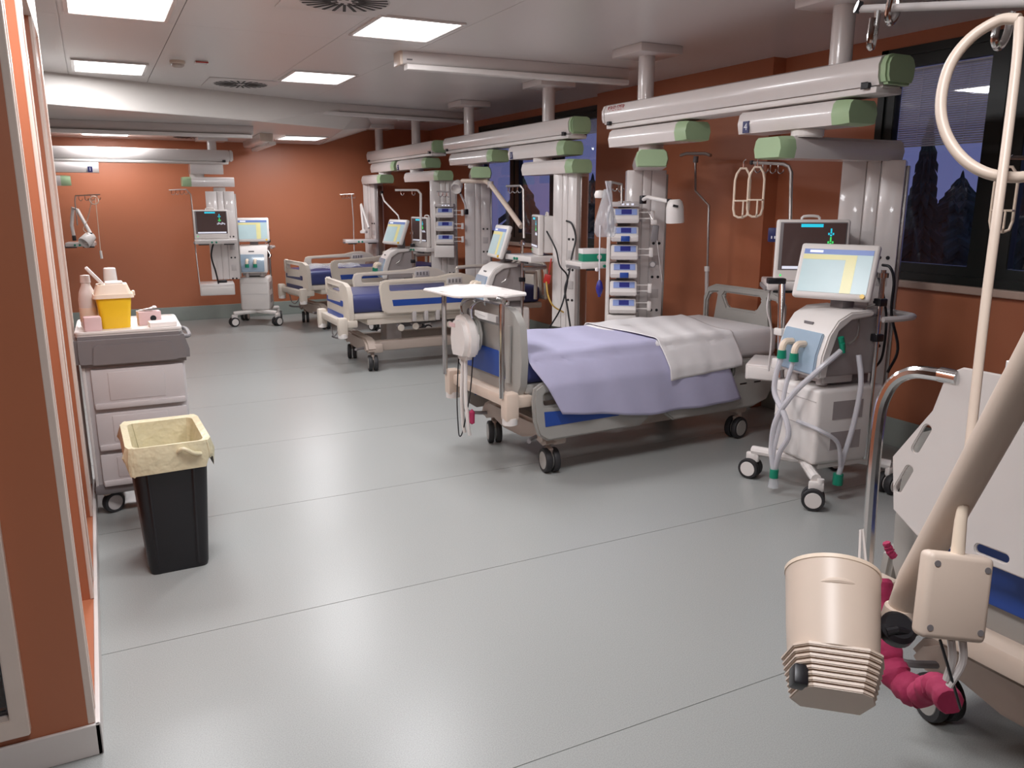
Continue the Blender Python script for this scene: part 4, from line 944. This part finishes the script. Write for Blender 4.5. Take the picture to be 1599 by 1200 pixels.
# breathing bag set hanging by the pumps
t = thing('resuscitation_bag', 'clear plastic bag of tubing hanging beside the tall pump stack', 'plastic bag')
ctr = at(946, 335, 5.5)
link('bag', B().lathe([(0, .17), (.02, .165), (.028, .12), (.05, .04), (.075, -.05), (.078, -.12), (.06, -.15), (0, -.15)], 14, Matrix.Translation(ctr)), M_BAG, t)
for k in range(4): link('tubing', B().tube([ctr + Vector((-.02 + .014 * k, -.02, .22)), ctr + Vector((.02 * math.sin(k), -.04, .1)), ctr + Vector((.03 * math.cos(k * 2), -.05, -.02)), ctr + Vector((-.02 + .02 * k, -.03, -.12))], .006, 6, k=4), M_HOSE, t)
link('mask_ring', B().lathe([(0, -.025), (.035, -.022), (.04, 0), (.03, .025), (0, .03)], 14, Matrix.Translation(at(937, 304, 5.5))), M_WPLAS, t)
t = thing('suction_bulb', 'dark blue rubber bulb hanging on a thin tube', 'rubber bulb')
link('tube', B().tube([at(937, 352, 5.45), at(936, 400, 5.45), at(936, 440, 5.45)], .005, 6), M_HOSE, t)
link('bulb', B().lathe([(0, .055), (.01, .05), (.018, .035), (.026, 0), (.018, -.035), (.011, -.045), (.01, -.06), (0, -.06)], 16, Matrix.Translation(at(936, 450, 5.45))), M_BULB, t)
link('valve', B().lathe([(0, -.014), (.012, -.01), (.012, .01), (0, .014)], 10, Matrix.Translation(at(932, 421, 5.45))), M_WPLAS, t)
t = thing('glove_box', 'green and white cardboard box on the shelf beside the far window', 'box', (3.55, 5.52, 1.12), R(-12))
link('carton', B().box(-.11, .09, -.05, .05, 0, .075, .002), M_TEAL, t)
link('white_top', B().box(-.111, .091, -.051, .051, .06, .10, .002), M_SHEET, t)
link('emblem', B().cyl((.03, -.0525, .035), (.03, -.05, .035), .02, n=16), M_LGREY, t)
t = thing('handset', 'grey handset hanging on the supply column below the white exam lamp', 'handset')
link('body', B().box(-.024, .024, -.012, .012, -.065, .055, .008, M=rot(at(1023, 364, 5.85), R(-32), 0, R(4))), M_DGREY, t)
link('holder', B().box(-.022, .022, -.014, .014, -.015, .02, .004, M=rot(at(1021, 348, 5.86), R(-32))), M_WPLAS, t)
link('lead', B().tube([at(1026, 376, 5.85), at(1030, 410, 5.85), at(1034, 440, 5.9)], .003, 6, k=4), M_LGREY, t)
link('hook_wire', B().tube([at(1020, 345, 5.87), at(1012, 330, 5.9), at(1004, 326, 5.95)], .003, 6), M_STEEL, t)
t = thing('flow_meter', 'black round gas regulator on the supply column behind the made bed', 'regulator')
link('dial', B().lathe([(0, -.012), (.024, -.012), (.026, 0), (.024, .012), (0, .012)], 20, frame(at(1019, 413, 5.98), (.85, -.53, 0), (0, 0, 1))), M_DGREY, t)
link('dial_face', B().lathe([(0, 0), (.017, 0), (.017, .0145), (0, .0145)], 16, frame(at(1019, 413, 5.98), (.85, -.53, 0), (0, 0, 1))), M_LGREY, t)
link('stem', B().tube([at(1019, 413, 5.98), at(1016, 412, 6.22)], .008, 8), M_STEEL, t)
t = thing('green_box', 'small teal box beside the side-on monitor', 'box', (3.72, 8.98, 1.05), R(-30))
link('carton', B().box(-.05, .05, -.04, .04, 0, .16, .003), M_TEAL, t)
link('flap', B().box(-.05, .05, -.041, -.039, .1, .14), M_SHEET, t)
t = thing('red_hammer', 'red plastic tool hanging below the monitor shelf by the far windows', 'tool')
link('handle', B().tube([at(861, 404, 7.0), at(857, 428, 7.0)], .007, 8), M_RED, t)
link('tool_head', B().box(-.03, .03, -.008, .008, -.05, .03, .006, M=rot(at(855, 434, 7.0), R(-40), 0, R(12))), M_RED, t)
# cables
def cable(label, pts, r=.006, m=M_BLACK, cat='cable', k=6): return one('power_cable', B().tube(pts, r, 8, k=k), m, label, cat)
cable('black power cable curving from a socket of the slim window column', [at(884, 345, 6.86), at(893, 350, 6.84), at(899, 372, 6.84), at(893, 400, 6.84), at(888, 430, 6.84), at(882, 452, 6.84), at(886, 480, 6.84), at(892, 520, 6.84)], .008)
cable('black cable looping from the monitor shelf to the slim window column', [at(853, 360, 7.05), at(868, 390, 6.95), at(874, 415, 6.86), at(886, 432, 6.84), at(882, 460, 6.84), at(874, 485, 6.84), at(858, 512, 6.95)], .007)
cable('yellow gas hose hanging beside the slim window column', [at(853, 440, 7.0), at(856, 462, 7.0), at(864, 478, 7.0), at(880, 488, 7.05)], .007, mat('yellow_hose', 'caa24a', .5), 'hose')
cable('black power cable plugged in the column beside the near window', [at(1378, 414, 4.55), at(1390, 418, 4.5), at(1396, 440, 4.5), at(1392, 490, 4.5), at(1402, 545, 4.5), at(1386, 582, 4.5)], .008)
cable('black cable looped low behind the ventilator pole', [at(1368, 425, 4.55), at(1378, 455, 4.5), at(1384, 500, 4.5), at(1378, 555, 4.5), at(1366, 575, 4.5)], .007)
cable('black cable trailing on the floor behind the ventilator', [(4.3, 3.0, .012), (4.15, 3.2, .012), (4.3, 3.5, .012), (4.2, 3.9, .012)], .01)
cable('grey monitor leads hanging in front of the made bed headboard', [at(1206, 440, 4.75), at(1198, 480, 4.7), at(1205, 520, 4.7), at(1200, 580, 4.7)], .006, M_LGREY, 'cable')
cable('brown cable hanging from the back bay monitor shelf', [at(334, 376, 9.8), at(330, 400, 9.8), at(337, 425, 9.8), at(342, 447, 9.85)], .01)
t = thing('drip_post', 'chrome post with clamps beside the made bed headboard', 'post')
a_, c_ = at(1221, 436, 4.55), at(1219, 590, 4.55)
link('post_tube', B().cyl(a_, c_, .02, n=14), M_CHROME, t)
link('upper_clamp', B().box(-.03, .03, -.03, .03, -.02, .02, .006, M=Matrix.Translation(at(1220, 518, 4.55))), M_WPLAS, t)
link('lower_clamp', B().box(-.035, .035, -.035, .035, -.03, .03, .006, M=Matrix.Translation(at(1219, 568, 4.55))), M_WPLAS, t)
link('black_grip', B().box(-.05, .05, -.025, .025, -.012, .02, .006, M=rot(at(1212, 440, 4.55), R(-30))), M_BLACK, t)
t = thing('bedside_cabinet', 'white shallow drawer unit mounted below the near monitor', 'drawer unit', (3.74, 3.62, 0), R(-52))
link('drawer_case', B().box(-.2, .2, -.17, .17, .52, .62, .012), M_WHITE, t)
link('drawer_front', B().box(-.185, .185, -.182, -.168, .53, .605, .004), M_WPLAS, t)
link('support_bracket', B().box(-.03, .03, .1, .26, .55, .60, .006), M_LGREY, t)

# ================================================================== foreground: lamp, control box, hooks, strap
D0 = 1.22
t = thing('exam_lamp', 'large beige exam lamp with louvred housing hanging in front of the nearest bed', 'lamp')
c0 = at(1300, 985, D0)
ax = (_u * .86 + _d * .62 + _r * .24).normalized(); rx_ = (_r - ax * _r.dot(ax)).normalized()
ML = frame(c0, rx_, ax.cross(rx_))       # local z = ax (towards the rim)
hd = link('lamp_head', B().lathe([(0, -.05), (.058, -.05), (.064, -.045), (.067, .0), (.070, .085), (.0705, .09), (.067, .09), (.06, .02), (0, .02)], 40, ML), M_BEIGE, t)
link('rim', B().lathe([(.070, .086), (.0715, .087), (.0715, .093), (.068, .093), (.068, .086)], 40, ML), M_LID, hd)
link('grip_ridge', B().tube([ML @ Vector((.066 * math.sin(a), -.066 * math.cos(a), .045 + .006 * math.cos(2 * a))) for a in (R(-40), R(-25), R(-10), R(5), R(18))], lambda u: .001 + .0045 * math.sin(math.pi * u), 10, k=4), M_BEIGE, hd)
for k in range(8):
    z = -.044 - k * .0078; s_ = 1.0 - .03 * k
    out = [(-.066 * s_, -.03 * s_), (-.05 * s_, -.052 * s_), (.03 * s_, -.07 * s_), (.052 * s_, -.058 * s_), (.069 * s_, -.015), (.066 * s_, .04), (-.03, .06), (-.066 * s_, .035)]
    link('louvre', B().plate(out, .0056, ML @ Matrix.Translation((0, 0, z - .0056)), bev=.0014), M_BEIGE, hd)
link('louvre_core', B().box(-.042, .045, -.035, .035, -.102, -.044, M=ML), M_BEIGE, hd)
link('black_switch', B().box(-.066, -.045, -.04, -.01, -.105, -.075, .004, M=ML), M_BLACK, hd)
link('wire_handle', B().tube([at(1340, 920, D0 + .08), at(1344, 828, D0 + .1), at(1347, 826, D0 + .1), at(1357, 925, D0 + .08)], .0022, 6), M_WHITE, t)
j = at(1400, 978, D0 + .03)
link('neck', B().tube([at(1362, 985, D0 + .02), at(1385, 985, D0 + .03)], .013, 14), M_BEIGE, t)
link('yoke', B().lathe([(0, -.022), (.022, -.02), (.026, 0), (.022, .02), (0, .022)], 18, Matrix.Translation(at(1403, 966, D0 + .04))), M_BEIGE, t)
kn = link('knob', B().lathe([(0, -.012), (.022, -.012), (.026, -.006), (.026, .008), (.02, .014), (0, .014)], 24, frame(at(1400, 984, D0 - .02), _r, (_u * .75 + _d * .66))), M_BLACK, t)
link('knob_wing', B().tube([at(1385, 987, D0 - .035), at(1400, 984, D0 - .038), at(1424, 990, D0 - .03)], .006, 8), M_BLACK, kn)
elbow = Vector((1.52, .22, 2.0))
link('arm_tube', B().tube([at(1405, 960, 1.27), at(1425, 905, 1.22), at(1480, 808, 1.10), at(1599, 590, .90), at(1700, 405, .78)], lambda u: .021, 16), M_BEIGE, t)
link('arm_link', B().tube([at(1700, 405, .78), Vector((1.3, .1, 1.9)), Vector((1.66, .02, 1.72))], .02, 14), M_BEIGE, t)
link('arm_bolt', B().lathe([(0, -.006), (.008, -.005), (.008, .005), (0, .006)], 10, Matrix.Translation(at(1583, 572, .9))), M_WPLAS, t)

t = thing('control_box', 'beige hand control box with four screws hanging on a cable', 'control box')
Mc = frame(at(1487, 931, 1.05), (_r * 1 - _u * .12 + _d * .05), (_u + _r * .06))
link('case', B().box(-.044, .044, -.056, .056, -.014, .014, .008, 3, M=Mc), M_BEIGE, t)
for sx, sy in ((-.033, .042), (.034, .04), (-.033, -.041), (.034, -.041)):
    link('screw', B().cyl(Mc @ Vector((sx, sy, .012)), Mc @ Vector((sx, sy, .0148)), .0042, n=12), M_DGREY, t)
link('strain_relief', B().tube([at(1495, 868, 1.05), at(1500, 815, 1.05), at(1506, 780, 1.05)], lambda u: .0085 - .002 * u, 12), M_LID, t)
link('cable', B().tube([at(1504, 790, 1.05), at(1515, 690, 1.05), at(1526, 590, 1.05), at(1541, 460, 1.05), at(1558, 330, 1.05), at(1575, 200, 1.06), at(1588, 90, 1.07), at(1592, 30, 1.08)], .0062, 12, k=6), M_BEIGE, t)
link('coil', B().tube([at(1592, 30, 1.08), at(1560, 32, 1.1), at(1515, 60, 1.12), at(1482, 105, 1.13), at(1469, 165, 1.13), at(1480, 215, 1.12), at(1512, 255, 1.1), at(1560, 275, 1.08), at(1620, 268, 1.07), at(1660, 200, 1.08), at(1640, 90, 1.1), at(1610, 30, 1.1)], .0075, 12, k=6), M_BEIGE, t)
link('lower_lead', B().tube([at(1485, 998, 1.05), at(1487, 1030, 1.06), at(1478, 1062, 1.07)], .005, 10, k=4), M_WHITE, t)
link('lower_lead', B().tube([at(1503, 1000, 1.05), at(1503, 1035, 1.06), at(1482, 1072, 1.07)], .005, 10, k=4), M_WHITE, t)
link('thin_wire', B().tube([at(1468, 1000, 1.05), at(1483, 1050, 1.06), at(1500, 1108, 1.08)], .002, 6, k=4), M_BLACK, t)
t = thing('hook_rail', 'chrome hook rail at ceiling height above the nearest bed', 'hook rail')
link('rail_bar', B().tube([at(1342, 14, 1.5), at(1599, 4, 1.25), at(1800, -4, 1.1)], .007, 12), M_LGREY, t)
link('end_plug', B().tube([at(1337, 10, 1.5), at(1344, 12, 1.5)], .011, 12), M_BLACK, t)
for pts in ([at(1371, 18, 1.45), at(1366, 52, 1.45), at(1361, 74, 1.45), at(1358, 66, 1.44), at(1363, 28, 1.43)],
            [at(1402, -8, 1.44), at(1401, 20, 1.44), at(1391, 36, 1.43), at(1386, 24, 1.42), at(1392, -8, 1.41)],
            [at(1580, 20, 1.25), at(1572, 55, 1.25), at(1560, 74, 1.24), at(1553, 62, 1.23), at(1560, 24, 1.23)]):
    link('hook', B().tube(pts, .0058, 10, k=5), M_CHROME, t)
link('rail_post', B().tube([at(1800, -4, 1.1), Vector((1.55, .1, 1.95)), Vector((1.66, .05, 1.6))], .009, 10), M_STEEL, t)
t = thing('drip_stand', 'floor drip stand of the nearest bed with a bar reaching into view', 'drip stand')
bx = at(1660, 248, 3.75)
link('pole', B().cyl((bx.x, bx.y, .06), bx, .012, n=12), M_STEEL, t)
link('crossbar', B().tube([at(1572, 246, 3.75), bx], .01, 10), M_STEEL, t)
for k in range(5):
    a = k * 2 * math.pi / 5
    link('foot', B().tube([(bx.x, bx.y, .07), (bx.x + .16 * math.cos(a), bx.y + .16 * math.sin(a), .016)], .014, 8), M_LGREY, t)
basket('single cream wire bottle basket in front of the near window', at(1575, 258, 3.75), R(-55), 1.02)
# pink padded restraint under the lamp
t = thing('padded_strap', 'crumpled pink padded strap hanging in front of the bed wheel', 'strap')
rnd = random.Random(2)
def crump(pts, r0):
    P = crom(pts, 8); b = B(); b.tube(P, lambda u: r0 * (1 + .09 * math.sin(u * 30) + .05 * math.sin(u * 63)), 14)
    for v in b.bm.verts: v.co += Vector((rnd.uniform(-1, 1), rnd.uniform(-1, 1), rnd.uniform(-1, 1))) * .0012
    return b
link('padded_sleeve', crump([at(1368, 905, 1.62), at(1372, 960, 1.6), at(1385, 1020, 1.58), at(1402, 1060, 1.55), at(1440, 1088, 1.5)], .028), M_PINK, t)
link('padded_cuff', crump([at(1436, 1086, 1.48), at(1462, 1072, 1.42), at(1484, 1098, 1.36)], .023), M_PINK, t)
link('upper_tag', crump([at(1384, 848, 1.9), at(1390, 862, 1.9), at(1396, 870, 1.9)], .009), M_PINK, t)

# ================================================================== outside: dusk garden
struct('ground_outside', B().box(XR + 1.5, 90, -60, 80, -4.2, -4), mat('lawn', '56604a', .9))
M_NEEDLE = mat('needles', '3d4c3f', .9, var=.3, vscale=4)
M_BARK = mat('bark', '2a221c', .9)
def spruce(x, y, h, w, label):
    t = thing('spruce_tree', label, 'tree', (x, y, -4))
    link('trunk', B().cyl((0, 0, 0), (0, 0, h * .95), .25, .03, n=8), M_BARK, t)
    b = B(); rnd = random.Random(int(h * 10))
    for k in range(22):
        u = k / 21; z = h * (.1 + .88 * u); rr_ = w * (1 - u) ** .9 + .1
        n = 11; a0 = rnd.uniform(0, 6)
        for q in range(n):
            a = a0 + 2 * math.pi * q / n + rnd.uniform(-.15, .15); L_ = rr_ * rnd.uniform(.75, 1.1)
            p0 = Vector((0, 0, z + .35)); p1 = Vector((L_ * math.cos(a), L_ * math.sin(a), z - .25 * L_))
            s_ = Vector((-math.sin(a), math.cos(a), 0)) * L_ * .22
            m_ = (p0 + p1) / 2 + Vector((0, 0, .05))
            V = [b.bm.verts.new(v) for v in (p0, m_ + s_, p1, m_ - s_)]; V2 = [b.bm.verts.new(v.co - Vector((0, 0, .25))) for v in V]
            b.bm.faces.new(V); b.bm.faces.new(V2[::-1])
            for i in range(4): b.bm.faces.new((V[i], V[(i + 1) % 4], V2[(i + 1) % 4], V2[i]))
    link('foliage', b, M_NEEDLE, t, False)
def dirp(px, py, dist): v = ray(px, py); v.z = 0; return v.normalized() * dist
for px, dist, h, wd_, lb_ in ((1442, 27, 7.8, 1.2, 'pointed dark spruce tree outside the near window'), (1610, 20, 7.0, 1.9, 'broad dark conifer at the edge of the near window'), (1500, 46, 6.8, 5, 'low wide conifer far behind the spruce outside'), (815, 34, 6.6, 3, 'dark conifer outside the far windows'), (925, 45, 6.8, 4, 'broad conifer outside the far window edge')):
    p = dirp(px, 300, dist); spruce(p.x, p.y, h, wd_, lb_)
